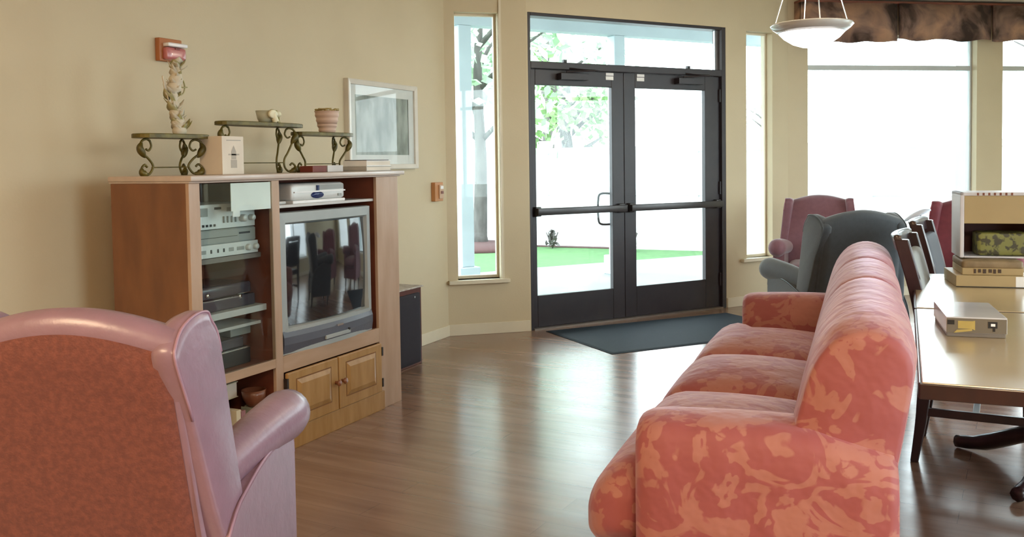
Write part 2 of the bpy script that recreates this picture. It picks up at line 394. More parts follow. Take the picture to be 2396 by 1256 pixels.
def seg_box(mb, a, u, n, s0, s1, d0, d1, z0, z1):
    vs = []
    for z in (z0, z1):
        for s, d in ((s0, d0), (s1, d0), (s1, d1), (s0, d1)):
            q = a + u * s + n * d; vs.append((q.x, q.y, z))
    return mb.add(vs, [(0, 3, 2, 1), (4, 5, 6, 7), (0, 1, 5, 4), (1, 2, 6, 5), (2, 3, 7, 6), (3, 0, 4, 7)])
def portal(a, u, n, s0, s1, z0, z1):
    q = a + u * ((s0 + s1) / 2) - n * .0 + n * .16
    o = area('daylight_portal', (q.x, q.y, (z0 + z1) / 2), s1 - s0, 1, (1, 1, 1), portal=True, sy=z1 - z0)
    o.rotation_euler = Vector((-n.x, -n.y, 0)).to_track_quat('-Z', 'Z').to_euler()
WN = [0]
def window(a, u, n, s0, s1, z0, z1, transom=None, sill=True, fr=.018, m=TRIM, mull=None):
    WN[0] += 1
    c = a + u * ((s0 + s1) / 2)
    e = empty('window_%d' % WN[0], (c.x, c.y, z0), math.atan2(u.y, u.x), kind='structure')
    mb = MB(); d0, d1 = .075, .115
    seg_box(mb, a, u, n, s0, s0 + fr, d0, d1, z0, z1); seg_box(mb, a, u, n, s1 - fr, s1, d0, d1, z0, z1)
    seg_box(mb, a, u, n, s0 + fr, s1 - fr, d0, d1, z0, z0 + fr * 1.2); seg_box(mb, a, u, n, s0 + fr, s1 - fr, d0, d1, z1 - fr, z1)
    if transom: seg_box(mb, a, u, n, s0 + fr, s1 - fr, d0, d1, transom[0], transom[1])
    if mull: seg_box(mb, a, u, n, mull[0], mull[1], d0, d1, z0 + fr, z1 - fr)
    mb.build('window_frame', m, e, world=True, bevel=.003)
    g = MB(); seg_box(g, a, u, n, s0 + fr * .6, s1 - fr * .6, .093, .097, z0 + fr * .6, z1 - fr * .6); g.build('window_pane', GLASS, e, world=True)
    if sill:
        sb = MB(); seg_box(sb, a, u, n, s0 - .075, s1 + .06, -.045, 0.0, z0 - .03, z0); seg_box(sb, a, u, n, s0, s1, 0, .075, z0 - .03, z0)
        sb.build('window_sill', TRIM, e, world=True, bevel=.004)
    portal(a, u, n, s0, s1, z0, z1)
ua = (P1 - A0).normalized(); na = Vector((-ua.y, ua.x))
window(A0, ua, na, *WA)
window(P1, du, dn, *WS)
ALU = mat('pale_aluminium', (.55, .58, .58), .4, scale=4)
for b_ in BW: window(P3, bu, bn, *b_, transom=(2.115, 2.16), m=ALU)
ur = Vector((0, -1)); nr = Vector((1, 0))
for b_ in RW: window(P4, ur, nr, *b_, transom=(2.115, 2.16), mull=((b_[0] + b_[1]) / 2 - .02, (b_[0] + b_[1]) / 2 + .02), m=ALU)

def baseboard(name, a, b, h=.085, gaps=()):
    u = (b - a).normalized(); n = Vector((-u.y, u.x)); Ln = (b - a).length; mb = MB(); s = 0
    for g in list(gaps) + [(Ln, Ln)]:
        if g[0] - s > .01: seg_box(mb, a, u, n, s, g[0], -.012, 0, 0, h)
        s = g[1]
    mb.build(name, TRIM, kind='structure', bevel=.003)
baseboard('baseboard_left', Vector((XL, YB)), A0)
baseboard('baseboard_corner', A0, P1)
baseboard('baseboard_entrance', P1, P3, gaps=[(0, DW1 + .005)])
baseboard('baseboard_bay', P3, P4)
baseboard('baseboard_right', P4, Vector((XR, YB)))
# casing strip beside the narrow window
mb = MB(); seg_box(mb, A0, ua, na, WA[1] + .004, WA[1] + .022, -.012, 0, .42, CEIL); mb.build('trim_1', TRIM, kind='structure')

# ------------------------------------------------------------------ entrance doors
def dseg(mb, s0, s1, d0, d1, z0, z1): return seg_box(mb, P1, du, dn, s0, s1, d0, d1, z0, z1)
mb = MB()
dseg(mb, .012, .038, 0, .12, 0, 2.445); dseg(mb, 1.965, 2.01, 0, .12, 0, 2.445); dseg(mb, .038, 1.965, 0, .12, 2.42, 2.445)
dseg(mb, .038, 1.965, 0, .12, 2.02, 2.075)
mb.build('trim_2', BRONZE, kind='structure', bevel=.004)
mb = MB(); dseg(mb, .038, 1.965, -.01, .13, 0, .012); mb.build('trim_3', mat('worn_aluminium_threshold', (.22, .18, .15), .4, metal=.5, scale=20), kind='structure')
e = empty('window_%d' % (WN[0] + 1), (P1.x + du.x, P1.y + du.y, 2.075), DA, kind='structure')
g = MB(); dseg(g, .038, 1.965, .058, .062, 2.075, 2.42); g.build('window_pane', GLASS, e, world=True)
mb = MB(); dseg(mb, .038, .05, .05, .07, 2.075, 2.42); dseg(mb, 1.93, 1.965, .05, .07, 2.075, 2.42); mb.build('window_frame', METAL, e, world=True)
for s in (.35, 1.6):
    mb = MB(); dseg(mb, s, s + .03, .02, .045, 2.075, 2.10); mb.build('stop_clip', BLACK, e, world=True)
portal(P1, du, dn, .04, 1.96, .0, 2.43)
def door(idx, s0, s1, g0, g1, hinge_left, pull_s, lab):
    c = P1 + du * ((s0 + s1) / 2)
    e = empty('door_%d' % idx, (c.x, c.y, .012), DA, kind='structure')
    mb = MB(); d0, d1 = .03, .075
    dseg(mb, s0, g0, d0, d1, .014, 2.018); dseg(mb, g1, s1, d0, d1, .014, 2.018)
    dseg(mb, g0, g1, d0, d1, .014, .262); dseg(mb, g0, g1, d0, d1, 1.897, 2.018)
    mb.build('door_frame', BRONZE, e, world=True, bevel=.004)
    g = MB(); dseg(g, g0 - .005, g1 + .005, .05, .055, .255, 1.905); g.build('door_pane', GLASS, e, world=True)
    b = MB(); dseg(b, s0 + .02, s1 - .02, -.045, -.008, .89, .945)
    dseg(b, s0 + .02, s0 + .07, -.012, .032, .88, .955); dseg(b, s1 - .07, s1 - .02, -.012, .032, .88, .955)
    b.build('push_bar', mat('dark_bar_metal', (.05, .045, .045), .3, metal=.4, scale=9), e, world=True, bevel=.006, seg=3)
    def W(s, d, z): q = P1 + du * s + dn * d; return (q.x, q.y, z)
    sg = 1 if pull_s < g1 - .2 else -1
    pts = crv([W(pull_s + .065 * -1 * sg, .08, 1.035), W(pull_s + .0, .13, 1.03), W(pull_s + .012, .15, .99), W(pull_s + .012, .15, .83), W(pull_s, .13, .79), W(pull_s - .065 * sg, .08, .785)] if sg == 1 else
              [W(pull_s + .06, .08, 1.035), W(pull_s - .005, .13, 1.035), W(pull_s - .02, .15, .99), W(pull_s - .02, .15, .83), W(pull_s - .005, .13, .785), W(pull_s + .06, .08, .785)], 5)
    MB().tube(pts, .009, 8).build('pull_handle', BLACK, e, world=True)
    cl = MB(); ms = s0 + .25 if hinge_left else s1 - .5
    dseg(cl, ms, ms + .26, -.035, .03, 1.94, 1.99); cl.tube([W(ms + .05, -.03, 2.0), W(ms + .28, -.09, 2.01), W(ms + .1, .0, 2.03)], .008, 6)
    cl.build('door_closer', BRONZE, e, world=True, bevel=.004)
    st = MB(); q = g1 - .06 if hinge_left else g0 + .015
    dseg(st, q, q + .075, .026, .0295, 1.955, 1.985); dseg(st, q + .002, q + .077, .026, .0295, 1.99, 2.012)
    st.build('sticker', WHITEP, e, world=True, label='small white stickers at top of the door')
    hg = MB(); hs = s0 - .004 if hinge_left else s1 - .012
    for z in (.2, 1.0, 1.8): dseg(hg, hs, hs + .016, .012, .03, z, z + .11)
    hg.build('hinge', BRONZE, e, world=True)
door(1, .041, .932, .092, .815, True, .775, '')
door(2, .936, 1.962, 1.052, 1.80, False, 1.075, '')

# ------------------------------------------------------------------ outside
slab('ground', [(-40, -30), (-40, 40), (40, 40), (40, -30)], -.14, -.10, mat('bright_ground', (.30, .31, .30), .9, scale=.5), kind='structure')
def od(s, d): q = P1 + du * s + dn * d; return (q.x, q.y)
slab('patio', [od(-4, .13), od(8.3, .13), (-2.7, 13.2), od(2.3, 3.8), od(.35, 3.7), od(-4, 3.3)], -.08, -.02, CONC, kind='structure')
slab('lawn', [(-14, 6.8), (-14, 13.30), (-2.75, 13.30), od(5.4, 3.76), od(2.3, 3.81), od(.35, 3.71), od(-4, 3.31)][::-1], -.08, -.025, GRASS, kind='stuff', label='green lawn strip outside the entrance doors', cat='grass')
slab('path', [od(-4, 3.35), (-14, 11.0), (-14, 11.5), od(-2.0, 4.35), od(.1, 3.95), od(.3, 3.74)], -.06, -.012, CONC, kind='structure')
# mulch bed along the fence
mb = MB(); mb.box(-14, -4.3, 13.22, 13.40, -.024, -.012); mb.build('mulch_bed', MULCH, kind='stuff', label='dark mulch strip along the foot of the white fence', cat='mulch')
mb = MB(); mb.lathe([(.0, -.03), (.9, -.03), (.85, .03), (.5, .06), (0, .07)], (-6.68, 12.75, 0), 28)
mb.build('mulch_ring', MULCH, kind='stuff', label='red mulch ring around the tree outside the narrow window', cat='mulch')
# fence
fe = empty('privacy_fence', (-2, 13.5, -.02), 0, 'tall white vinyl fence running behind the lawn', 'fence')
for i in range(11):
    x = -13 + i * 2.4
    mb = MB(); mb.box(x - .06, x + .06, 13.44, 13.56, -.06, 1.60); mb.box(x - .075, x + .075, 13.425, 13.575, 1.60, 1.63); mb.build('fence_post', FENCE, fe, world=True)
    if i < 10:
        mb = MB(); mb.box(x + .06, x + 2.34, 13.485, 13.515, .02, 1.46)
        for zz in (.02, .78, 1.43): mb.box(x + .06, x + 2.34, 13.465, 13.535, zz, zz + .09)
        mb.build('fence_panel', FENCE, fe, world=True)
# porch: posts, beam and roof beyond the doors
def post(s, d, label):
    q = od(s, d); e = empty('porch_column', (q[0], q[1], -.02), DA, label, 'column', 'porch columns')
    MB().box(-.075, .075, -.075, .075, .22, 2.77).build('shaft', PORCH, e, bevel=.01)
    MB().box(-.12, .12, -.12, .12, 0, .22).build('column_base', PORCH, e, bevel=.01)
post(2.80, 2.69, 'pale porch column seen behind the double door mullion')
post(.80, 2.69, 'pale porch column seen at left through the narrow corner window')
post(6.4, -1.27 + 2.0, 'pale porch column seen through the wide window above the armchairs')
mb = MB(); seg_box(mb, P1, du, dn, -1.6, 5.2, 2.61, 2.78, 2.75, 2.98)
mb.build('porch_beam', PORCH, label='pale blue-grey beam across the top of the entrance porch', cat='beam')
mb = MB(); seg_box(mb, P1, du, dn, -1.8, 5.4, .145, 3.0, 2.98, 3.10)
mb.build('porch_roof', PORCH, label='flat porch roof over the patio outside the doors', cat='roof')
# trees
def tree(name, x, y, h, r0, cr, cz, nleaf, label, seed, lean=0, leafsz=.10):
    rnd = random.Random(seed)
    e = empty(name, (x, y, -.02), 0, label, 'tree')
    tr = MB(); pts = crv([(0, 0, 0), (.03, .02, h * .3), (-.03 + lean * .4, 0, h * .6), (lean, .05, h)], 5)
    rr = [r0 * (1.25 if i == 0 else 1 - .62 * i / (len(pts) - 1)) for i in range(len(pts))]
    tr.tube(pts, rr, 10)
    tips = []
    for k in range(9):
        t = pts[int(len(pts) * (.38 + .055 * k))]; a = rnd.uniform(0, 2 * PI) if k > 1 else k * PI; l = cr * rnd.uniform(.5, .9)
        p2 = t + Vector((math.cos(a) * l * .5, math.sin(a) * l * .5, l * .45)); p3 = t + Vector((math.cos(a) * l, math.sin(a) * l, l * .75))
        tr.tube([t, p2, p3], [r0 * .4, r0 * .25, r0 * .1], 6); tips.append(p3)
    tr.build('trunk', BARK, e)
    lf = MB()
    for k in range(nleaf):
        if k % 3:
            c = tips[rnd.randrange(len(tips))] + Vector([rnd.gauss(0, cr * .22) for _ in range(3)])
        else:
            a = rnd.uniform(0, 2 * PI); el = rnd.uniform(-1, 1); q = cr * rnd.uniform(.3, 1) ** .6
            c = Vector((math.cos(a) * math.sqrt(1 - el * el) * q, math.sin(a) * math.sqrt(1 - el * el) * q, cz + el * q * .8))
        u = Vector([rnd.uniform(-1, 1) for _ in range(3)]).normalized(); v = u.cross(Vector([rnd.uniform(-1, 1) for _ in range(3)])).normalized()
        s = leafsz * rnd.uniform(.6, 1.3)
        lf.add([c - u * s, c + v * s * .5, c + u * s, c - v * s * .5], [(0, 1, 2, 3)])
    lf.build('foliage', LEAF2 if name == 'shade_tree' else LEAF, e)
tree('garden_tree', -6.68, 12.9, 4.6, .12, 1.5, 3.5, 1500, 'grey-barked tree in the mulch ring outside the narrow window', 3, .1, .12)
tree('shade_tree', -7.9, 19.7, 3.5, .20, 1.15, 2.7, 700, 'leafy green tree standing behind the fence seen through the left door', 5, 0, .13)
tree('tall_tree', -9.6, 22.5, 6.5, .2, 2.0, 5.0, 1000, 'tall pale-leaved tree seen through the transom glass over the doors', 6, 0, .16)
tree('distant_tree', -4.1, 24, 3.2, .09, .8, 2.4, 120, 'thin sparse tree behind the fence seen through the right door', 8, 0, .08)
tree('distant_tree', 3.0, 22, 6.5, .16, 2.4, 5.6, 260, 'bare branching tree seen above the wide window transom bar', 12, .3, .07)
# small plants by the fence
def shrub(name, x, y, h, n, m, label, cat, seed):
    rnd = random.Random(seed); e = empty(name, (x, y, -.02), 0, label, cat)
    st = MB()
    for k in range(7):
        a = k * 2 * PI / 7; st.tube([(0, 0, 0), (math.cos(a) * h * .2, math.sin(a) * h * .2, h * .5), (math.cos(a) * h * .35, math.sin(a) * h * .35, h * .9)], .008, 5)
    st.build('stem', BARK, e)
    lf = MB()
    for k in range(n):
        a = rnd.uniform(0, 2 * PI); q = rnd.uniform(0, h * .45); z = rnd.uniform(h * .15, h)
        c = Vector((math.cos(a) * q * (1.2 - z / h), math.sin(a) * q * (1.2 - z / h), z)); u = Vector([rnd.uniform(-1, 1) for _ in range(3)]).normalized(); v = u.orthogonal().normalized()
        lf.add([c - u * .05, c + v * .025, c + u * .05, c - v * .025], [(0, 1, 2, 3)])
    lf.build('leaf_cluster', m, e)
shrub('garden_shrub', -5.5, 13.05, .27, 70, BARK, 'small brown twiggy shrub by the fence beyond the left door', 'shrub', 2)
shrub('garden_plant', -4.2, 12.9, .30, 70, LEAF, 'tiny green plant at the lawn edge beyond the right door', 'plant', 4)

# ------------------------------------------------------------------ door mat
mt = MB(); ma = R(50.5); mu = Vector((math.cos(ma), math.sin(ma))); mv = Vector((mu.y, -mu.x)); c0 = Vector((-2.79, 6.47))
def mq(a, b, z): q = c0 + mu * a + mv * b; return (q.x, q.y, z)
mt.loft([[mq(0, 0, 0), mq(1.72, 0, 0), mq(1.72, .97, 0), mq(0, .97, 0)], [mq(.0, .0, .003), mq(1.72, .0, .003), mq(1.72, .97, .003), mq(0, .97, .003)],
         [mq(.02, .02, .009), mq(1.70, .02, .009), mq(1.70, .95, .009), mq(.02, .95, .009)]], smooth=False)
mt.build('door_mat', MATM, label='large dark slate-blue floor mat inside the double doors', cat='mat')

# ------------------------------------------------------------------ entertainment centre
CX0, CX1, CY0, CY1 = -3.153, -2.722, 2.757, 4.29
ec = empty('entertainment_cabinet', (-2.94, 3.52, 0), 0, 'oak entertainment cabinet holding the television and stereo', 'cabinet')
def cb(name, m, *a, **k): return box_obj(name, m, *a, parent=ec, **k)
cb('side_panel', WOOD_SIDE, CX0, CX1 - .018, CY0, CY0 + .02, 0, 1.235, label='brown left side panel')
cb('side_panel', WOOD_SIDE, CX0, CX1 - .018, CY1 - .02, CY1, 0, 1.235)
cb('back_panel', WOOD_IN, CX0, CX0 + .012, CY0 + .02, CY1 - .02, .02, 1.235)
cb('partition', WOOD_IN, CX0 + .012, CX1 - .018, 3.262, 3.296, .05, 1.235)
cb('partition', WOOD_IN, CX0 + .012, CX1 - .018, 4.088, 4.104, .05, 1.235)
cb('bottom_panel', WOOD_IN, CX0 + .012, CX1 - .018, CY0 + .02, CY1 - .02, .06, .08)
cb('stile', WOOD_FACE, CX1 - .018, CX1, CY0, 2.817, 0, 1.235)
cb('stile', WOOD_FACE, CX1 - .018, CX1, 3.252, 3.304, .097, 1.235)
cb('stile', WOOD_FACE, CX1 - .018, CX1, 4.082, CY1, .0, 1.235, label='wide pale right stile')
cb('rail', WOOD_H, CX1 - .018, CX1, 2.817, 3.252, .395, .436)
cb('rail', WOOD_H, CX1 - .018, CX1, 3.304, 4.082, .362, .436)
cb('plinth', WOOD_DOOR, CX1 - .018, CX1 + .010, 2.817, 4.11, 0, .097)
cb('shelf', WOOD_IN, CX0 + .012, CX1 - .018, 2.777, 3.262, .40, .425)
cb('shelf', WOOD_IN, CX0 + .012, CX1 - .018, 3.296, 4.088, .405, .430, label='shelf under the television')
tp = MB(); tp.box(CX0 - .012, CX1 + .018, CY0 - .004, 4.336, 1.243, 1.266); tp.box(CX0 - .01, CX1 + .006, CY0 - .002, 4.31, 1.235, 1.243)
tp.build('top_board', WOOD_TOP, ec, world=True, bevel=.004, seg=3)
cb('shelf', SHELFM, CX0 + .012, -2.745, 3.296, 4.088, 1.108, 1.122, label='thin pale shelf above the television')
cb('shelf', mat('taupe_shelf', (.17, .145, .13), .5, scale=6), CX0 + .012, -2.80, 2.777, 3.262, .893, .915, label='grey shelf under the silver stereo')
cb('shelf', SHELFM, CX0 + .012, -2.775, 2.777, 3.262, .655, .683, label='grey shelf under the record player')
cb('shelf', SHELFM, CX0 + .012, -2.81, 2.777, 3.262, .592, .606, label='thin grey lower shelf')
gd = cb('glass_door', GLASS, CX1 + .001, CX1 + .006, 2.82, 3.249, .439, 1.232, bevel=0, label='clear glass stereo door')
# cupboard doors with raised panels
def cdoor(y0, y1, knob_y, hin_y):
    d = cb('door', WOOD_DOOR, CX1 + .0, CX1 + .018, y0, y1, .100, .358, bevel=.004)
    fr = MB(); a0, a1, b0, b1 = y0 + .062, y1 - .062, .155, .318
    x = CX1 + .018
    # recessed groove look: raised field with a sloped border
    o = [(a0, b0), (a1, b0), (a1, b1), (a0, b1)]; i = [(a0 + .022, b0 + .022), (a1 - .022, b0 + .022), (a1 - .022, b1 - .022), (a0 + .022, b1 - .022)]
    fr.loft([[(x - .001, a, b) for a, b in o], [(x + .0015, a, b) for a, b in o], [(x + .009, a, b) for a, b in i]], smooth=False)
    SH = Matrix.Translation(-Vector(ec.location))
    fr.build('raised_panel', WOOD_DOOR, d).data.transform(SH)
    gv = MB()
    for (p, q, r_, s_) in ((a0 - .006, a1 + .006, b0 - .006, b0), (a0 - .006, a1 + .006, b1, b1 + .006), (a0 - .006, a0, b0, b1), (a1, a1 + .006, b0, b1)): gv.box(x - .002, x + .0008, p, q, r_, s_)
    gv.build('panel_groove', mat('dark_oak_groove', (.20, .085, .02), .6, scale=9), d).data.transform(SH)
    k = MB(); 
    prof = [(0, 0), (.009, .001), (.007, .008), (.015, .018), (.016, .024), (.010, .030), (0, .031)]
    rings = [[(x + t, knob_y + r_ * math.cos(2 * PI * j / 16), .238 + r_ * math.sin(2 * PI * j / 16)) for j in range(16)] for r_, t in prof]
    k.loft(rings).build('knob', mat('brown_knob', (.22, .075, .03), .3, scale=9, coat=.4), d).data.transform(SH)
    for z in (.125, .290): MB().box(CX1, CX1 + .021, hin_y - .006, hin_y + .006, z, z + .045).build('hinge', mat('black_hinge', (.02, .012, .01), .4, scale=9), d).data.transform(SH)
cdoor(3.310, 3.690, 3.668, 3.306)
cdoor(3.697, 4.076, 3.719, 4.080)

# ------------------------------------------------------------------ television
tv = empty('television', (-2.95, 3.69, .4305), 0, 'boxy grey tube television inside the oak cabinet', 'television')
T0, T1, TZ0, TZ1 = 3.325, 4.050, .4305, 1.088
def tvx(y, z, base=-2.742):    # gentle bow of the face
    return base
hs = MB()
rings = []
for (dx, ins) in ((0, .0), (-.02, 0), (-.10, .012), (-.20, .07), (-.34, .16)):
    a0, a1, b0, b1 = T0 + ins, T1 - ins, TZ0 + ins * .15, TZ1 - ins * .8
    rr_ = .02
    pts = []
    for (cy_, cz_, st_) in ((a1 - rr_, b1 - rr_, 0), (a0 + rr_, b1 - rr_, 90), (a0 + rr_, b0 + rr_, 180), (a1 - rr_, b0 + rr_, 270)):
        for k in range(4):
            an = R(st_ + 30 * k); pts.append((-2.762 + dx, cy_ + rr_ * math.cos(an), cz_ + rr_ * math.sin(an)))
    rings.append(pts)
hs.loft(rings).build('housing', TVDARK, tv, world=True)
# bezel: frame with a screen hole, thick, bowed forward at the bottom
S0, S1, SZ0, SZ1 = 3.372, 4.006, .560, 1.030
def bow(y): t = (y - (T0 + T1) / 2) / ((T1 - T0) / 2); return .030 * (1 - t * t)
bz = MB(); n_ = 16
outer = []; inner = []
def rim(a0, a1, b0, b1, f):
    P_ = []
    for i in range(n_): P_.append(f(a0 + (a1 - a0) * i / n_, b0))
    for i in range(n_): P_.append(f(a1, b0 + (b1 - b0) * i / n_))
    for i in range(n_): P_.append(f(a1 - (a1 - a0) * i / n_, b1))
    for i in range(n_): P_.append(f(a0, b1 - (b1 - b0) * i / n_))
    return P_
XF = -2.752
r_a = rim(T0, T1, TZ0, TZ1, lambda y, z: (XF - .012, y, z))
r_b = rim(T0 + .003, T1 - .003, TZ0 + .003, TZ1 - .003, lambda y, z: (XF + .008 + (bow(y) if z < .5 else bow(y) * .3), y, z))
r_c = rim(S0 - .01, S1 + .01, SZ0 - .006, SZ1 + .01, lambda y, z: (XF + .010 + bow(y) * (.9 if z < .6 else .25), y, z))
r_d = rim(S0, S1, SZ0, SZ1, lambda y, z: (XF - .008 + bow(y) * .2, y, z))
bz.loft([r_a, r_b, r_c, r_d], caps=False, smooth=False).build('bezel', TVGREY, tv, world=True)
lip = MB(); L_ = []
for i in range(25):
    y = T0 + .004 + (T1 - T0 - .008) * i / 24; b_ = bow(y)
    L_.append([(XF - .005, y, TZ0 + .004), (XF + .010 + b_ * .75, y, TZ0 + .010), (XF + .016 + b_, y, TZ0 + .050), (XF + .016 + b_, y, SZ0 - .045), (XF + .008 + b_ * .9, y, SZ0 - .018), (XF - .005, y, SZ0 - .012)])
lip.loft(L_, smooth=False).build('control_panel', TVDARK, tv, world=True, label='darker bowed panel under the screen')
cs = MB(); rws = []
for i in range(21):
    row = []
    for j in range(17):
        a, b = i / 20 * 2 - 1, j / 16 * 2 - 1
        row.append((XF - .008 + .032 * (1 - a * a * .75 - b * b * .25), S0 + (S1 - S0) * i / 20, SZ0 + (SZ1 - SZ0) * j / 16))
    rws.append(row)
cs.loft(rws, closed=False).build('screen', SCREEN, tv, world=True, label='dark convex glass screen')
MB().box(XF + .044, XF + .050, 3.69, 3.74, .512, .522).build('badge', CHROME, tv, world=True, label='small bright badge')
MB().box(XF + .040, XF + .0495, 3.60, 3.80, .463, .482).build('button_flap', TVGREY, tv, world=True, bevel=.002, label='lighter grey button flap')
MB().box(XF + .044, XF + .0505, 3.785, 3.797, .478, .490).build('power_button', BLACK, tv, world=True)

# ------------------------------------------------------------------ devices on the shelves
vc = empty('video_recorder', (-2.86, 3.66, 1.122), 0, 'silver video player with blue oval on the shelf over the television', 'video player')
vb = MB(); vb.soft(-3.03, -2.765, 3.445, 3.865, 1.134, 1.216, r=.018, n=8); vb.build('body', SILVER, vc, world=True)
MB().box(-3.0, -2.755, 3.440, 3.85, 1.122, 1.136).build('tray_base', WHITEP, vc, world=True, bevel=.003)
ov = MB(); ov.loft([[(x, 3.635 + .048 * math.cos(2 * PI * k / 24), 1.158 + .016 * math.sin(2 * PI * k / 24)) for k in range(24)] for x in (-2.77, -2.761)]); ov.build('display_window', BLUEP, vc, world=True, label='dark blue oval window')
MB().box(-2.768, -2.763, 3.645, 3.85, 1.182, 1.205).build('cassette_slot', GREYP, vc, world=True, bevel=.001)
MB().box(-2.77, -2.758, 3.63, 3.645, 1.180, 1.205).build('logo_plate', BLUEP, vc, world=True)
MB().box(-2.77, -2.760, 3.46, 3.86, 1.172, 1.178).build('trim_line', WHITEP, vc, world=True)
MB().box(-2.768, -2.760, 3.80, 3.83, 1.148, 1.160).build('button', GREYP, vc, world=True, bevel=.001)
box_obj('remote_control', SHELFM, -2.93, -2.775, 3.325, 3.415, 1.1225, 1.137, bevel=.004, label='small pale remote box left of the video player', cat='remote')

def panel_device(name, label, cat, y0, y1, z0, z1, xb, xf, m):
    e = empty(name, ((xb + xf) / 2, (y0 + y1) / 2, z0), 0, label, cat)
    box_obj('body', m, xb, xf - .008, y0, y1, z0, z1, parent=e, bevel=.003)
    return e
FX = -2.806
r1 = panel_device('stereo_receiver', 'upper silver stereo receiver behind the glass door', 'stereo', 2.80, 3.235, 1.036, 1.142, -3.05, FX, SILVER)
def fbox(e, name, m, y0, y1, z0, z1, d=.006, off=0, **k): return box_obj(name, m, FX - .009 + off, FX - .003 + d + off, y0, y1, z0, z1, parent=e, bevel=.0008, **k)
fbox(r1, 'faceplate', SILVER, 2.80, 3.235, 1.037, 1.141, d=.002)
fbox(r1, 'display_window', GREYP, 2.905, 2.945, 1.092, 1.128, d=.004); fbox(r1, 'display_window', BLACK, 2.985, 3.025, 1.119, 1.129, d=.004)
fbox(r1, 'label_window', GREYP, 3.06, 3.15, 1.108, 1.126, d=.004, label='grey window strip')
for k in range(5): fbox(r1, 'button', BLACK, 2.89 + .022 * k, 2.90 + .022 * k, 1.048, 1.058, d=.006)
for k in range(4): fbox(r1, 'slider', GREYP, 3.035 + .024 * k, 3.042 + .024 * k, 1.060, 1.088, d=.008)
def fknob(e, y, z, r_, m=SILVER):
    k = MB(); k.loft([[(FX + dx, y + rr * math.cos(2 * PI * j / 20), z + rr * math.sin(2 * PI * j / 20)) for j in range(20)] for dx, rr in ((-.006, r_), (.02, r_ * .92), (.024, r_ * .7))])
    k.build('knob', m, e, world=True)
fknob(r1, 3.152, 1.075, .017); fknob(r1, 3.205, 1.075, .014)
r2 = panel_device('cassette_deck', 'lower silver and grey stereo deck under the receiver', 'stereo', 2.80, 3.240, .916, 1.034, -3.05, FX, GREYP)
fbox(r2, 'faceplate', SILVER, 2.80, 3.240, .918, .972, d=.008, off=.004); fbox(r2, 'cassette_lid', GREYP, 2.81, 3.235, .976, 1.030, d=.003)
fbox(r2, 'slot', BLACK, 3.13, 3.20, 1.006, 1.014, d=.0045); fbox(r2, 'slot', BLACK, 2.90, 3.12, .999, 1.001, d=.0045)
for k, (y, w_) in enumerate(((2.89, .03), (2.945, .010), (2.985, .010), (3.02, .010), (3.055, .03), (3.105, .045))):
    fbox(r2, 'button', BLACK if w_ == .010 else GREYP, y, y + w_, .936, .952, d=.009, off=.004)
fknob(r2, 3.175, .945, .016); fknob(r2, 3.222, .945, .015)
# flat white patch just inside the glass door, top right
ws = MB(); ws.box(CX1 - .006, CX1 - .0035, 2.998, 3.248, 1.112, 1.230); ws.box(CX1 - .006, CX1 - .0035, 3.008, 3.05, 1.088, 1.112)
ws.build('white_patch', WHITEP, label='bright white flat patch behind the top of the glass door', cat='paper')
box_obj('paper_stack', SHELFM, -3.0, -2.83, 2.82, 2.93, 1.1425, 1.158, bevel=.002, label='thin pale booklet lying on top of the silver receiver', cat='booklet')

tt = empty('record_player', (-2.93, 3.03, .683), 0, 'dark record player on the middle shelf behind glass', 'record player')
TTM = mat('smoky_plastic', (.06, .05, .065), .22, scale=9)
box_obj('plinth', TTM, -3.10, -2.815, 2.80, 3.235, .6835, .735, parent=tt, bevel=.006)
box_obj('dust_cover', TTM, -3.09, -2.825, 2.81, 3.225, .736, .79, parent=tt, bevel=.012, seg=3)
for (y, z) in ((2.90, .752), (2.945, .757), (3.14, .73)):
    k = MB(); k.loft([[(-2.826 + dx, y + rr * math.cos(2 * PI * j / 14), z + rr * math.sin(2 * PI * j / 14)) for j in range(14)] for dx, rr in ((0, .010), (.012, .009))]); k.build('knob', CHROME, tt, world=True)
box_obj('trim_line', CHROME, -2.824, -2.812, 3.12, 3.20, .742, .745, parent=tt, bevel=0)
dk = empty('disc_player', (-2.95, 3.0, .436), 0, 'black disc player with bright edge at bottom of the glass bay', 'disc player')
box_obj('body', BLACK, -3.10, -2.82, 2.80, 3.20, .4265, .50, parent=dk, bevel=.004)
box_obj('trim_line', CHROME, -2.822, -2.812, 2.85, 3.20, .497, .503, parent=dk, bevel=0, label='bright front edge')
box_obj('body_lid', TTM, -3.08, -2.84, 2.81, 3.18, .50, .545, parent=dk, bevel=.006)
box_obj('grey_box', GREYP, -3.06, -2.86, 3.12, 3.25, .5465, .5915, bevel=.003, label='small grey box on top of the black disc player', cat='box')

# books in the open bottom bay
def book(name, x0, x1, y0, y1, z0, z1, m, label, rz=0, group=None, cat='book', spine=None):
    e = empty(name, ((x0 + x1) / 2, (y0 + y1) / 2, z0), rz, label, cat, group)
    hx, hy, h = (x1 - x0) / 2, (y1 - y0) / 2, z1 - z0; t = min(.004, h * .18)
    c = MB(); c.box(-hx, hx, -hy, hy, 0, t); c.box(-hx, hx, -hy, hy, h - t, h); c.box(-hx, hx, -hy, -hy + .004, t, h - t)
    c.build('cover', m, e, bevel=.001)
    MB().box(-hx + .004, hx - .004, -hy + .004, hy - .005, t, h - t).build('pages', BOXW, e)
    return e
CRB = mat('cream_cover', (.60, .54, .38), .5, scale=7); GRB = mat('green_grey_cover', (.30, .31, .22), .5, scale=7); MVB = mat('mauve_cover', (.28, .13, .14), .5, scale=7)
book('hardback_book', -3.08, -2.87, 2.86, 3.13, .0805, .150, GRB, 'green-grey book at the bottom of the pile in the open bay')
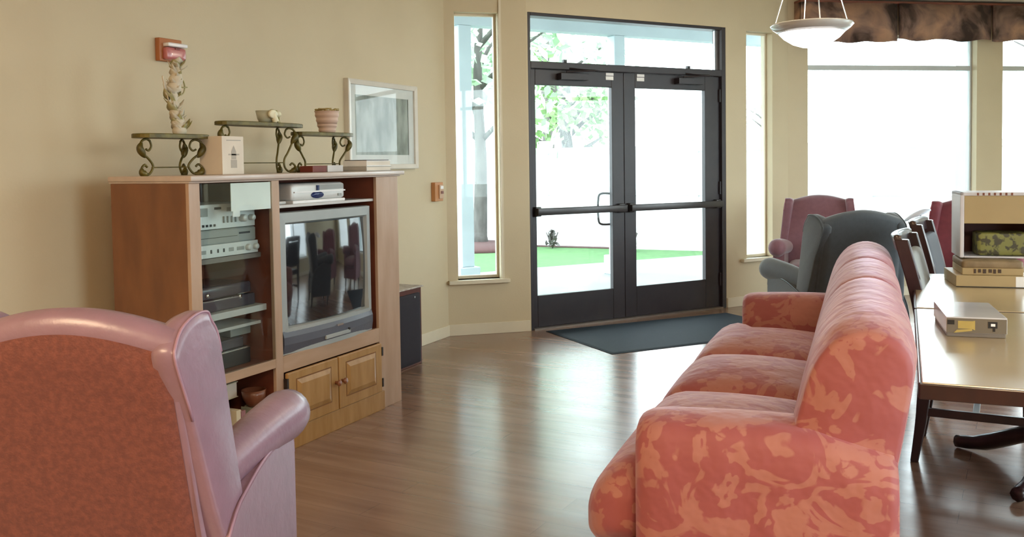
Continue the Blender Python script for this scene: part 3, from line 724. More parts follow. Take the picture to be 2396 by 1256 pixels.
book('hardback_book', -3.08, -2.87, 2.87, 3.12, .1505, .215, MVB, 'mauve book in the middle of the pile in the open bay')
book('hardback_book', -3.08, -2.88, 2.86, 3.12, .2155, .275, DKRED, 'dark red book high in the pile in the open bay')
book('hardback_book', -3.08, -2.85, 2.86, 3.15, .2755, .345, CRB, 'thick cream book on top of the pile in the open bay', .06)
for k, (y, h, m_, lb) in enumerate(((3.035, .175, CRB, 'upright cream book in front of the book pile in the open bay'), (3.065, .165, MVB, 'upright mauve book beside the upright cream book in the open bay'),
                                    (3.175, .150, GRB, 'upright grey-green book under the brown bowl, left one'), (3.205, .150, CRB, 'upright cream book under the brown bowl, right one'))):
    e = empty('paperback_book', (-2.80, y, .0805), 0, lb, 'book')
    c = MB(); c.box(-.05, .05, -.013, -.010, 0, h); c.box(-.05, .05, .010, .013, 0, h); c.box(.047, .05, -.010, .010, 0, h); c.build('cover', m_, e)
    MB().box(-.048, .046, -.0098, .0098, .003, h - .004).build('pages', BOXW, e)
bw = empty('brown_bowl', (-2.80, 3.19, .231), 0, 'small brown bowl resting on the upright books in the open bay', 'bowl')
MB().lathe([(.02, 0), (.03, .005), (.05, .04), (.055, .075), (.05, .075), (.045, .04), (0, .012)], n=24).build('bowl_body', mat('brown_glaze', (.17, .06, .03), .3, scale=9), bw)

# ------------------------------------------------------------------ iron stands on top of the cabinet
def scroll_leg(mb_main, mb_leaf, base, dirv, h, sc=1.12, low=None):
    """S-scroll leg; dirv is the outward direction in plan"""
    d = Vector((dirv[0], dirv[1], 0)).normalized(); b = Vector(base)
    def Q(o, z): return b + d * o * sc + Vector((0, 0, z))
    top = [Q(-.015, h), Q(.012, h - .012), Q(.020, h - .035), Q(.008, h - .058), Q(-.012, h - .056), Q(-.018, h - .038)]
    # upper curl, then S down to the lower curl
    s = crv([Q(-.020, h - .012), Q(-.004, h - .004), Q(.016, h - .012), Q(.026, h - .036), Q(.016, h - .062), Q(-.012, h * .45), Q(-.030, h * .30), Q(-.030, .030), Q(-.012, .007), Q(.014, .010), Q(.022, .030), Q(.008, .046), Q(-.004, .036)], 6)
    mb_main.tube(s, .0052, 7)
    u = crv([Q(-.020, h - .012), Q(-.026, h - .034), Q(-.014, h - .052), Q(.000, h - .046)], 5); mb_main.tube(u, .0046, 6)
    # beaten leaves on the curls
    lf = crv([Q(.018, h - .018), Q(.027, h - .040), Q(.016, h - .064), Q(.004, h - .082)], 5)
    mb_leaf.tube(lf, [.003 + .013 * math.sin(PI * i / (len(lf) - 1)) for i in range(len(lf))], 7)
    lf = crv([Q(-.010, .008), Q(.006, .005), Q(.020, .016), Q(.022, .034)], 5)
    low.tube(lf, [.003 + .013 * math.sin(PI * i / (len(lf) - 1)) for i in range(len(lf))], 7)
def stand(y0, y1, zt, label, xb=-3.09, xf=-2.93, fy0=.05, fy1=.09):
    zb = 1.2665; h = zt - .018 - zb
    e = empty('plant_stand', ((xb + xf) / 2, (y0 + y1) / 2, zb), 0, label, 'plant stand', 'scrolled iron stands on the cabinet top')
    sb = MB(); cy = (y0 + y1) / 2; hy = (y1 - y0) / 2
    pts = []
    for k in range(32):
        a = 2 * PI * k / 32; pts.append(((xb + xf) / 2 + (xf - xb) / 2 * math.copysign(abs(math.sin(a)) ** .8, math.sin(a)), cy + hy * math.copysign(abs(math.cos(a)) ** .75, math.cos(a))))
    sb.loft([[(x, y, zt - .018) for x, y in pts], [(x, y, zt - .003) for x, y in pts], [(cx_ * .0 + x + ((xb + xf) / 2 - x) * .03, y + (cy - y) * .015, zt) for (x, y), cx_ in zip(pts, range(32))]], smooth=False)
    sb.build('stand_top', BRASS, e, world=True)
    legs = [((-3.01, y0 + fy0, zb), (0, -1)), ((-3.045, y1 - fy1 - .01, zb), (-.45, 1)), ((-2.985, y1 - fy1 + .01, zb), (.45, 1))]
    for b_, d_ in legs:
        m1, m2, m3 = MB(), MB(), MB(); scroll_leg(m1, m2, b_, d_, h, low=m3)
        l = m1.build('leg', BRASS, e, world=True)
        for mm_ in (m2, m3): mm_.build('leaf_ornament', BRASS, l).data.transform(Matrix.Translation(-Vector(e.location)))
    st = MB(); zz = zb + h * .22
    st.tube([(-3.01, y0 + fy0 + .029, zz), (-3.01, y1 - fy1 - .04, zz)], .0028, 6)
    st.tube([(-3.030, y1 - fy1 - .04, zz), (-3.01, y1 - fy1 - .045, zz), (-2.995, y1 - fy1 - .03, zz)], .0028, 6)
    st.build('stretcher', BRASS, e, world=True)
stand(2.767, 3.155, 1.442, 'left scrolled iron stand holding the ornate figurine')
stand(3.240, 3.822, 1.510, 'tallest scrolled iron stand holding the pale bowl of flowers', fy0=.045, fy1=.115)
stand(3.785, 4.256, 1.473, 'right scrolled iron stand holding the pink ribbed pot', fy0=.045, fy1=.085)

# figurine
fg = empty('figurine', (-3.0, 2.990, 1.4425), 0, 'tall ornate ivory and olive leafy figurine on left stand', 'figurine')
rnd = random.Random(11); FH = .300
def fpt(t): return Vector((.006 * math.sin(t * 9), .014 * math.sin(t * 5.0 + 2.6) - .016 * t, t * FH))
mbf = MB(); n_ = 26
mbf.tube([fpt(i / (n_ - 1)) for i in range(n_)], [.010 + .026 * (1 - i / (n_ - 1)) * .55 + .009 * math.sin(i * 1.05) ** 2 + (.010 if 15 < i < 22 else 0) for i in range(n_)], 12)
mbf.build('figure_body', IVORY, fg)
def petal(mb, base, dirv, up, L, w_, curl):
    d = Vector(dirv).normalized(); u = Vector(up); s = d.cross(u).normalized(); rows = []
    for i in range(6):
        t = i / 5; c = Vector(base) + d * L * t * (1 - curl * t * .3) + u * L * (curl * t * t); ww = w_ * math.sin(PI * min(.97, .12 + t * .85))
        rows.append([tuple(c - s * ww + u * .002), tuple(c + u * .004 + d * .0), tuple(c + s * ww + u * .002), tuple(c - u * .001)])
    mb.loft(rows)
ol = MB(); iv = MB()
specs = [(.02, 30, .05), (.03, 200, .04), (.05, 340, .05), (.10, 190, .038), (.16, 175, .045), (.22, 30, .03), (.30, 185, .045), (.36, 20, .04), (.46, 200, .05), (.50, 5, .035), (.55, 190, .04), (.62, 10, .03), (.70, 350, .035), (.82, 200, .03), (.95, 20, .035), (.97, 170, .025), (.99, 100, .025)]
for i, (t, az, L) in enumerate(specs):
    a = R(az) + PI / 2 - R(90); q = fpt(t)
    dv = (math.sin(a) * .35 + .25, math.cos(a), .35)
    petal(ol if i % 3 != 1 else iv, q, dv, (0, 0, 1), L * 1.35, .024, .45)
for k in range(75):
    t = rnd.random() ** 1.2; a = rnd.uniform(0, 2 * PI); q = fpt(t); petal(iv if k % 3 else ol, q, (math.cos(a), math.sin(a), .3), (0, 0, 1), rnd.uniform(.025, .052), rnd.uniform(.008, .016), rnd.uniform(.1, .8))
# raised wing of thin sprays at its left and a ring at its right
for k, (yy, zz) in enumerate(((-.075, .245), (-.07, .215), (-.062, .19), (-.05, .165))):
    iv.tube(crv([(0, -.02, .12), (0, -.045, .14 + k * .01), (0, yy, zz - .02), (0, yy - .004, zz)], 4), [.0045] * 12 + [.002], 5)
ol.tube(crv([(0, .020 + .024 * math.cos(R(a)), .205 + .034 * math.sin(R(a))) for a in range(0, 361, 40)], 3), .0035, 5)
ol.tube([(0, .0, .20), (0, .058, .205)], .003, 5)
ol.build('leaf_ornament', OLIVE, fg); iv.build('petal_ornament', IVORY, fg)

# white candle box
bx = empty('carton_box', (-2.935, 3.183, 1.2665), 0, 'tall cream carton printed with a grey tower beside the iron stand', 'box')
MB().box(-.065, .065, -.073, .063, 0, .168).build('carton', BOXW, bx, bevel=.001)
pr = MB(); pr.box(.0651, .0658, -.020, .018, .028, .064); pr.box(.0651, .0658, -.016, .014, .066, .100); pr.box(.0651, .0658, -.034, .034, .084, .090)
pr.add([(.0658, -.016, .100), (.0658, .014, .100), (.0658, -.001, .128)], [(0, 1, 2)]); pr.box(.0651, .0658, -.045, .045, .148, .152)
pr.build('printed_picture', BOXP, bx, label='faint grey tower print')
# pots on the stands
pa = empty('flower_bowl', (-3.0, 3.555, 1.5105), 0, 'grey-green bowl with cream flowers on the tallest stand', 'pot')
MB().lathe([(.0, 0), (.030, 0), (.040, .02), (.048, .058), (.043, .058), (.036, .02), (0, .012)], n=28).build('bowl_body', GREENPOT, pa)
pf = MB()
def sph(mb, c, r_, sx=1, sy=1, sz=1, n=10):
    rings = [[(c[0] + sx * r_ * math.sin(PI * i / n) * math.cos(2 * PI * k / 14), c[1] + sy * r_ * math.sin(PI * i / n) * math.sin(2 * PI * k / 14), c[2] + sz * r_ * math.cos(PI * i / n)) for k in range(14)] for i in range(1, n)]
    mb.loft(rings)
pf.loft([[(.048, -.006 + .034 * math.cos(2 * PI * k / 20), .040 + .024 * math.sin(2 * PI * k / 20)) for k in range(20)], [(.058, -.006 + .026 * math.cos(2 * PI * k / 20), .040 + .018 * math.sin(2 * PI * k / 20)) for k in range(20)]])
pf.tube(crv([(.045, .0, .045), (.05, .005, .02), (.055, .01, .002)], 4), [.016] * 9, 8)
sph(pf, (.03, .052, .042), .019, 1, 1, .8); pf.build('flower', CREAMFL, pa)
pv = MB(); pv.tube(crv([(.03, .05, .03), (.045, .035, .015), (.05, .03, .002), (.05, .045, .002)], 4), .004, 6); pv.tube(crv([(.02, .02, .05), (.03, .045, .058), (.02, .07, .045), (.02, .075, .01)], 4), .0035, 6); pv.build('stem', OLIVE, pa)
pb = empty('ribbed_pot', (-3.0, 4.045, 1.4735), 0, 'pinkish ribbed pot with dry vine on the right stand', 'pot')
prof = [(0, 0), (.040, 0)] + [(.040 + .024 * (i / 12) + .0022 * math.sin(i * PI), .006 + i * .0088) for i in range(13)] + [(.066, .112), (.060, .112), (.05, .03), (0, .02)]
prof = [(0, 0), (.040, 0)]
for i in range(25): prof.append((.041 + .024 * (i / 24) ** .8 + .0020 * math.sin(i / 24 * PI * 8), .003 + i * .0045))
prof += [(.067, .114), (.061, .114), (.050, .03), (0, .02)]
MB().lathe(prof, n=36).build('pot_body', PINKPOT, pb)
MB().lathe([(0, .098), (.057, .098), (.056, .103), (0, .106)], n=24).build('soil', SOIL, pb)
pv = MB(); rnd = random.Random(5)
for k in range(9):
    a = k * .7; pts = [((.052 + .012 * rnd.random()) * math.cos(a + t * .5), (.052 + .012 * rnd.random()) * math.sin(a + t * .5), .112 + .014 * rnd.random()) for t in range(4)]
    pv.tube(crv(pts, 4), .0038, 5)
for k in range(14):
    a = rnd.uniform(0, 2 * PI); sph(pv, (.056 * math.cos(a), .056 * math.sin(a), .116 + .008 * rnd.random()), .009, 1, 1, .6, 6)
pv.build('vine', VINE, pb)
# small boxes and books on the top
box_obj('red_box', DKRED, -2.94, -2.86, 3.73, 3.845, 1.2665, 1.298, bevel=.002, label='small dark red box lying under the right stand', cat='box')
box_obj('white_box', mat('grey_white_card', (.62, .60, .60), .6, scale=6), -2.95, -2.86, 3.853, 3.985, 1.2665, 1.300, bevel=.002, label='small white box right of the dark red box', cat='box')
book('hardback_book', -2.925, -2.765, 4.06, 4.30, 1.2665, 1.292, mat('grey_cover', (.45, .43, .40), .5, scale=8), 'lower pale grey book stacked below the framed picture')
book('hardback_book', -2.92, -2.77, 4.07, 4.305, 1.2925, 1.322, WHITEP, 'upper white book stacked below the framed picture')
box_obj('notepad', mat('dark_band', (.03, .02, .03), .5, scale=8), -2.915, -2.775, 4.075, 4.29, 1.3225, 1.326, bevel=.001, label='thin dark notebook on top of the white book', cat='notebook')

# ------------------------------------------------------------------ things on the left wall
pc = empty('framed_picture', (XL, 5.18, 1.268), 0, 'white framed picture under glass on the left wall', 'picture')
y0, y1, z0, z1 = 4.765, 5.590, 1.268, 1.840
fr = MB(); o_ = [(y0, z0), (y1, z0), (y1, z1), (y0, z1)]
def ins(k): return [(y0 + k, z0 + k), (y1 - k, z0 + k), (y1 - k, z1 - k), (y0 + k, z1 - k)]
fr.loft([[(XL, a, b) for a, b in ins(0)], [(XL + .034, a, b) for a, b in ins(0)], [(XL + .038, a, b) for a, b in ins(.006)], [(XL + .030, a, b) for a, b in ins(.032)], [(XL + .018, a, b) for a, b in ins(.034)]], caps=False, smooth=False)
fr.build('frame', mat('white_lacquer', (.68, .64, .56), .35, scale=5), pc, world=True)
mbm = MB(); i0, i1 = ins(.032), ins(.095)
for k in range(4):
    j = (k + 1) % 4; mbm.add([(XL + .017, *i0[k]), (XL + .017, *i0[j]), (XL + .015, *i1[j]), (XL + .015, *i1[k])], [(0, 1, 2, 3)])
mbm.build('mat_board', mat('white_mat_board', (.75, .76, .75), .7, scale=5), pc, world=True)
def art_mat():
    m = bpy.data.materials.new('faded_green_print'); m.use_nodes = True; nt = m.node_tree; b = nt.nodes['Principled BSDF']; N = nt.nodes.new; L = nt.links.new
    b.inputs['Roughness'].default_value = .6
    tc = N('ShaderNodeTexCoord'); mp = N('ShaderNodeMapping'); mp.inputs['Scale'].default_value = (1, 2.2, 1); L(tc.outputs['Object'], mp.inputs[0])
    nz = N('ShaderNodeTexNoise'); nz.inputs['Scale'].default_value = 5; nz.inputs['Detail'].default_value = 7; L(mp.outputs[0], nz.inputs['Vector'])
    cr = N('ShaderNodeValToRGB'); E = cr.color_ramp.elements; E[0].position = .35; E[0].color = (.20, .23, .21, 1); E[1].position = .65; E[1].color = (.40, .44, .41, 1)
    L(nz.outputs['Fac'], cr.inputs[0]); L(cr.outputs[0], b.inputs['Base Color']); return m
q = ins(.094)
MB().add([(XL + .012, *p) for p in q], [(0, 1, 2, 3)]).build('print', art_mat(), pc, world=True, label='faded grey-green landscape print')
q = ins(.031); MB().add([(XL + .0205, *p) for p in q], [(0, 1, 2, 3)]).build('picture_glass', thin_glass('picture_glass', (.95, .97, .96), boost=.75), pc, world=True)

al = empty('fire_alarm', (XL, 3.335, 1.805), 0, 'copper and pink wall alarm box high on the left wall', 'alarm')
MB().box(XL, XL + .03, 3.258, 3.400, 1.806, 1.915).build('back_plate', mat('copper_orange_plastic', (.42, .15, .05), .35, scale=6), al, world=True, bevel=.004, seg=3)
MB().soft(XL + .025, XL + .06, 3.275, 3.400, 1.812, 1.872, r=.012, n=5).build('cover', mat('pink_plastic', (.50, .15, .15), .3, scale=6, coat=.5), al, world=True)
MB().soft(XL + .025, XL + .066, 3.280, 3.404, 1.874, 1.893, r=.006, n=5).build('strobe_lens', mat('clear_white_lens', (.85, .85, .88), .15, scale=6), al, world=True, label='white lens strip')
MB().box(XL + .058, XL + .064, 3.325, 3.352, 1.862, 1.868).build('latch', DKRED, al, world=True)
th = empty('thermostat', (XL, 5.87, 1.02), 0, 'small orange wooden thermostat box beside the narrow window', 'thermostat')
MB().box(XL, XL + .035, 5.812, 5.930, 1.026, 1.164).build('back_plate', mat('orange_wood', (.50, .22, .08), .45, scale=6), th, world=True, bevel=.004)
MB().box(XL + .034, XL + .045, 5.862, 5.922, 1.045, 1.145).build('cover', mat('pale_peach_plastic', (.55, .35, .22), .4, scale=6), th, world=True, bevel=.003)
MB().box(XL + .044, XL + .048, 5.872, 5.912, 1.115, 1.137).build('display', WHITEP, th, world=True)
MB().box(XL + .044, XL + .049, 5.880, 5.910, 1.080, 1.100).build('switch', DKRED, th, world=True)

# ------------------------------------------------------------------ floor speaker beyond the cabinet
sp = empty('floor_speaker', (-3.23, 5.02, 0), 0, 'dark mahogany floor speaker standing right of the cabinet', 'speaker')
MB().box(-3.385, -3.112, 4.86, 5.165, 0, .500).build('cabinet_box', SPKWOOD, sp, world=True, bevel=.004)
MB().soft(-3.118, -3.098, 4.868, 5.135, .015, .470, r=.009, n=6).build('speaker_grille', GRILLE, sp, world=True)
MB().box(-3.1, -3.096, 5.055, 5.068, .440, .453).build('badge', CHROME, sp, world=True)
MB().soft(-3.392, -3.095, 4.850, 5.172, .5005, .512, r=.005, n=6).build('speaker_cloth', mat('pale_marbled_cloth', (.52, .47, .41), .7, col2=(.30, .25, .21), scale=22, detail=6), label='pale marbled cloth lying on the dark floor speaker', cat='cloth')

# ------------------------------------------------------------------ wing chairs
def wing_chair(label, loc, heading, fab, rear, legm=DARKWOOD, s=1.0):
    e = empty('wing_armchair', (loc[0], loc[1], 0), heading - PI / 2, label, 'armchair')
    # back: loft across x, cross-section in (y, z)
    def hz(x):
        t = min(abs(x) / .245, 1); return .948 + .052 * math.cos(t * PI / 2) ** 1.0 * (1 if t < 1 else 0)
    def yr(z): return (.95 - z) * .20
    def section(x, h, th=.125, z0=.16, ins=0):
        pts = []; zr = .05
        rear_ = [(yr(z0) + ins, z0), (yr(.4) + ins, .4), (yr(.65) + ins, .65), (yr(h - zr) + ins, h - zr)]
        topc = [(yr(h - .018) + .012, h - .018), (yr(h) + .045, h), (yr(h) + .09, h - .006), (yr(h) + th, h - .035)]
        front = [(yr(.78) + th + .01, .78), (yr(.6) + th + .02, .60), (yr(.42) + th, .42), (yr(z0) + th, z0)]
        return [(x, y, z) for y, z in rear_ + topc + front]
    rings = []
    xs = [-.248, -.243] + [-.234 + .468 * i / 22 for i in range(23)] + [.243, .248]
    for x in xs:
        wx = x
        rg = section(x, hz(x))
        ring = []
        for (px, y, z) in rg:
            f = 1 + .22 * max(0, (.95 - z)) * .75
            yy = y + (.010 if abs(x) > .245 else 0) * (1 if y < .1 else -1)
            ring.append((px * f, yy, z))
        rings.append(ring)
    MB().loft(rings).build('backrest', fab, e)
    # rear panel, set in a welt line
    rp = MB(); rows = []
    for z in [.18 + (.0) + i * .04 for i in range(20)]:
        row = []
        for i in range(25):
            x = -.232 + .464 * i / 24; top = hz(x) - .052; zz = .18 + (top - .18) * (z - .18) / .76
            f = 1 + .22 * max(0, (.95 - zz)) * .75
            edge = min(1, (1 - abs(x) / .232) / .06, (top - zz) / .03 + .0)
            row.append((x * f, yr(zz) - .001 - .009 * max(0, min(1, edge)), zz))
        rows.append(row)
    rp.loft(rows, closed=False)
    rp.build('rear_panel', rear, e, label='mottled rear panel' if rear is not fab else None)
    for sgn in (-1, 1):
        nm = [(.130, .40), (.090, .54), (.045, .75), (.0, .885), (.012, .925), (.06, .958), (.115, .974), (.165, .972), (.180, .952), (.202, .918), (.210, .85), (.212, .75), (.214, .66), (.217, .58), (.22, .50), (.20, .40)]
        poly = [(p.x, p.y) for p in crv([Vector(p) for p in nm], 4)]
        def xo(y, z, off): return sgn * (.238 + off + max(0, .95 - z) * .105 + max(0, y - .05) * .10)
        wm = MB()
        c = Vector((.15, .72))
        def shr(k): return [(c.x + (y - c.x) * k, c.y + (z - c.y) * k) for y, z in poly]
        wm.loft([[(xo(y, z, -.045), y, z) for y, z in shr(.90)], [(xo(y, z, -.040), y, z) for y, z in shr(.97)], [(xo(y, z, -.022), y, z) for y, z in shr(1.0)], [(xo(y, z, .004), y, z) for y, z in shr(1.0)], [(xo(y, z, .014), y, z) for y, z in shr(.975)], [(xo(y, z, .016), y, z) for y, z in shr(.90)]])
        w_ = wm.build('wing', fab, e)
        wl = MB(); wl.tube([(xo(y, z, .0125), y, z) for y, z in shr(.99)][8:40], .0035, 6)
        pipe = mat('pale_piping_' + fab.name, tuple(min(1, x * 1.35) for x in list(fab.node_tree.nodes['Principled BSDF'].inputs['Base Color'].default_value)[:3]), .35, scale=9)
        wl.build('welt', pipe, w_)
        # rolled arm
        am = MB(); rg = []
        ys = [.16, .19, .23, .30, .40, .50, .57, .62, .660, .682, .692]
        for y in ys:
            t = (y - .14) / .57
            r_ = .048 + .024 * t
            if y > .63: r_ *= math.sqrt(max(.02, 1 - ((y - .63) / .064) ** 2))
            cx = sgn * (.243 + .052 * t); cz = .568 + .036 * t + .010 * math.sin(t * PI)
            rg.append([(cx + r_ * 1.0 * math.cos(2 * PI * k / 20), y, cz + r_ * 1.05 * math.sin(2 * PI * k / 20)) for k in range(20)])
        am.loft(rg).build('arm', fab, e)
        # outer side panel under the arm
        sp_ = MB(); pl_ = [(p.x, p.y) for p in crv([Vector(q) for q in ((.06, .14), (.06, .30), (.09, .43), (.16, .505), (.24, .535), (.34, .560), (.44, .570), (.55, .565), (.600, .54), (.605, .40), (.605, .14))], 3)]
        sp_.loft([[(sgn * .235, y, z) for y, z in pl_], [(sgn * .314, y, z) for y, z in pl_], [(sgn * .322, .33 + (y - .33) * .985, .3 + (z - .3) * .98) for y, z in pl_]], smooth=False)
        spo = sp_.build('side_panel', fab, e)
        wl = MB(); wl.tube([(sgn * .318, y, z) for y, z in pl_][2:26], .0038, 6); wl.build('welt', pipe, spo)
    MB().soft(-.25, .25, .09, .59, .14, .335, r=.03, n=8).build('seat_base', fab, e)
    MB().soft(-.232, .232, .15, .65, .335, .470, r=.05, n=10, puff=(0, 0, .02)).build('seat_cushion', fab, e)
    for sx in (-.24, .24):
        for sy in (.09, .55):
            MB().loft([[(sx + a * w_, sy + b * w_, z) for a, b in ((-1, -1), (1, -1), (1, 1), (-1, 1))] for w_, z in ((.016, 0), (.026, .14))], smooth=False).build('leg', legm, e)
    return e
wing_chair('mauve wing armchair with mottled rust back nearest the camera', (-1.715, 1.348), R(111.7), MAUVE, SUEDE)
wing_chair('dusty pink wing armchair facing the room beside the bay window', (-.97, 8.05), R(-86), PINKFAB, PINKFAB)
wing_chair('charcoal grey wing armchair standing behind the far sofa arm', (-.43, 5.62), R(124), GREYFAB, GREYFAB)
wing_chair('maroon wing armchair at the far end of the tables', (.17, 7.55), R(-96), MARFAB, MARFAB)

# ------------------------------------------------------------------ sofa
so = empty('sofa', (-.70, 2.25, 0), R(4.5), 'long rose damask sofa with three seat cushions', 'sofa')
SL = 2.52
MB().soft(-.07, .58, .03, SL - .03, .05, .30, r=.04, n=12).build('seat_base', DAMASK, so)
def arm(y0, y1):
    am = MB(); rg = []
    w_ = (y1 - y0) / 2; yc = (y0 + y1) / 2
    for i, x in enumerate([-.035, -.03, -.01, .03, .10, .2, .3, .4, .47, .53, .58, .60, .604]):
        k = {0: .55, 1: .80, 2: .94}.get(i, 1.0)
        if i >= 11: k = {11: .97, 12: .9}[i]
        ztop = .635 + .010 * math.sin((x / .6) * PI) if x < .42 else .637 - .045 * ((x - .42) / .18)
        ring = []
        prof = [(-.88, .05), (-.94, .16), (-1.0, .40), (-1.0, .52), (-.95, .585), (-.78, .622), (-.45, .636), (0, .640), (.45, .636), (.78, .622), (.95, .585), (1.0, .52), (.95, .40), (.94, .16), (.88, .05)]
        for a, z in prof:
            zz = .05 + (z - .05) * (ztop - .05) / .59
            ring.append((x, yc + a * w_ * k, .05 + (zz - .05) * (.90 + .10 * k if i < 3 else k)))
        rg.append(ring)
    return am.loft(rg).build('arm', DAMASK, so)
arm(.0, .235); arm(SL - .235, SL)
def seatc(y0, y1, t0=None, t1=None):
    mb = MB()
    def fn(p):
        x, y, z = p
        if x < .02:       # T-shaped front spreading past the arm
            k = min(1, (.02 - x) / .05)
            if t0 is not None and y < (y0 + y1) / 2: y = y - t0 * k * min(1, ((y0 + y1) / 2 - y) / ((y1 - y0) * .5) * 1.0)
            if t1 is not None and y > (y0 + y1) / 2: y = y + t1 * k * min(1, (y - (y0 + y1) / 2) / ((y1 - y0) * .5) * 1.0)
            z = z - .05 * max(0, (-.06 - x) / .13) ** 1.5
        return (x, y, z)
    mb.soft(-.19, .40, y0, y1, .27, .480, r=.085, n=16, puff=(.02, .004, .048), fn=fn)
    return mb.build('seat_cushion', DAMASK, so)
seatc(.245, .985, t0=.20); seatc(.99, 1.625); seatc(1.63, SL - .245, t1=.18)
prof = [(.315, .40), (.335, .50), (.352, .62), (.375, .72), (.405, .81), (.455, .875), (.52, .902), (.58, .895), (.625, .865), (.645, .82), (.642, .76), (.63, .68), (.615, .59), (.60, .50), (.59, .40)]
PR = [(p.x, p.y) for p in crv([Vector(p) for p in prof], 3)]
def backc(y0, y1, e0=.03, e1=.03, sagn=0):
    mb = MB(); rg = []; c = Vector((.49, .62)); L_ = y1 - y0
    st = [0, .006, .016, .03] + [.03 + (L_ - .06) * i / 10 for i in range(1, 10)] + [L_ - .03, L_ - .016, L_ - .006, L_]
    for q in st:
        d = min(q, L_ - q); er = e0 if q < L_ / 2 else e1
        k = 1 - (.10 if er > .05 else .055) * (1 - min(d / er, 1)) ** 2 ; k *= 1 + .025 * math.sin(PI * q / L_)
        if d < .001: k *= .93
        rg.append([(c.x + (x - c.x) * k, y0 + q, c.y + (z - c.y) * k) for x, z in PR])
    mb.loft(rg)
    return mb.build('back_cushion', DAMASK, so)
backc(.055, .99, e0=.11); backc(.985, 1.63); backc(1.625, SL - .05, e1=.11)
MB().soft(.50, .605, .04, SL - .04, .05, .60, r=.03, n=8).build('back_frame', DAMASK, so)
for x in (.0, .54):
    for y in (.08, SL - .08):
        MB().loft([[(x + a * w_, y + b * w_, z) for a, b in ((-1, -1), (1, -1), (1, 1), (-1, 1))] for w_, z in ((.02, 0), (.028, .055))], smooth=False).build('leg', DARKWOOD, so)

# ------------------------------------------------------------------ tables
TR = R(2.2)
def table(x, y, L, W, label, zt=.74, fa=PI / 4):
    e = empty('dining_table', (x, y, 0), TR, label, 'table', 'tan-topped tables pushed end to end')
    MB().box(0, W, 0, L, zt - .022, zt).build('tabletop', TABTOP, e, bevel=.003)
    mb = MB(); mb.box(-.006, W + .006, -.008, 0.0, zt - .042, zt - .002); mb.box(-.006, W + .006, L, L + .008, zt - .042, zt - .002); mb.box(-.008, 0, 0, L, zt - .042, zt - .002); mb.box(W, W + .008, 0, L, zt - .042, zt - .002)
    mb.build('edge_band', DARKWOOD, e, bevel=.003)
    MB().box(.15, W - .15, .15, L - .15, zt - .07, zt - .022).build('underframe', DARKWOOD, e, bevel=.003)
    cx, cy = W / 2, L / 2
    MB().lathe([(.06, .07), (.065, .10), (.04, .16), (.045, .50), (.075, .60), (.10, .67)], (cx, cy, 0), 20).build('pedestal', DARKWOOD, e)
    for k in range(4):
        a = fa + k * PI / 2; d = Vector((math.cos(a), math.sin(a), 0)); c = Vector((cx, cy, 0))
        MB().tube(crv([c + d * .03 + Vector((0, 0, .18)), c + d * .18 + Vector((0, 0, .13)), c + d * .36 + Vector((0, 0, .05)), c + d * .48 + Vector((0, 0, .028))], 4), [.035] * 9 + [.03, .03, .028, .027], 8).build('foot', DARKWOOD, e)
    return e
table(-.058, 2.49, 1.215, 1.18, 'near tan-topped table with dark edge carrying the game box', fa=0)
table(-.106, 3.735, 1.10, 1.18, 'far tan-topped table carrying the display case and boxes', fa=R(150))

# game box and stacked things on the tables
gb = empty('game_box', (.060, 3.330, .7405), R(7), 'flat grey board game box with yellow picture on near table', 'box')
MB().box(-.082, .082, -.16, .16, 0, .050).build('box_base', mat('grey_box_card', (.17, .15, .13), .4, scale=8), gb, bevel=.001)
MB().box(-.085, .085, -.163, .163, .012, .062).build('box_lid', mat('grey_white_lid', (.60, .60, .63), .22, col2=(.5, .5, .54), scale=4, coat=.4), gb, bevel=.001, label='shiny pale lid')
fs = MB(); fs.box(-.084, .084, -.1640, -.1632, .013, .058); fs.build('box_front', mat('olive_grey_front', (.16, .135, .10), .4, scale=8), gb)
yp = MB(); yp.box(-.052, -.012, -.1650, -.1641, .026, .050); yp.add([(-.012, -.165, .026), (-.004, -.165, .022), (-.004, -.165, .052), (-.012, -.165, .050)], [(0, 1, 2, 3)])
yp.add([(-.064, -.165, .012), (-.012, -.165, .020), (-.012, -.165, .026), (-.055, -.165, .022)], [(0, 1, 2, 3)]); yp.build('yellow_print', mat('gold_print', (.45, .34, .10), .4, scale=20), gb)
bp_ = MB(); bp_.box(-.082, -.062, -.1650, -.1641, .038, .052); bp_.box(.032, .058, -.1650, -.1641, .030, .050); bp_.box(.045, .052, -.1650, -.1641, .020, .030); bp_.build('black_print', BLACK, gb)
wp = MB(); wp.box(.040, .052, -.1656, -.1651, .036, .044); wp.build('white_print', WHITEP, gb)
sb1 = empty('flat_box', (.15, 4.55, .7405), R(9), 'large flat tan box at the bottom of the stack on the far table', 'box')
MB().box(-.145, .15, -.155, .155, 0, .050).build('box_lid', CARD, sb1, bevel=.002)
mb = MB(); mb.box(.085, .120, -.1558, -.155, .002, .048); mb.build('printed_label', WHITEP, sb1)
MB().box(-.145, .15, -.1562, -.155, .001, .004).build('dark_seam', BLACK, sb1)
sb2 = empty('game_carton', (.155, 4.55, .7910), R(8), 'weathered brown puzzle carton with dark lettering on the stack', 'box')
MB().box(-.12, .115, -.135, .135, 0, .030).build('box_base', CARD, sb2, bevel=.002)
MB().soft(-.122, .117, -.137, .137, .026, .062, r=.012, n=8, puff=(0, 0, .008)).build('box_lid', mat('brown_carton', (.27, .19, .10), .55, col2=(.18, .12, .06), scale=18), sb2)
lt = MB()
for k, (a, w_) in enumerate(((-.075, .008), (-.058, .010), (-.040, .012), (-.018, .012), (.000, .010), (.018, .012))): lt.box(a, a + w_, -.1386, -.1372, .008 + (k % 2) * .003, .026)
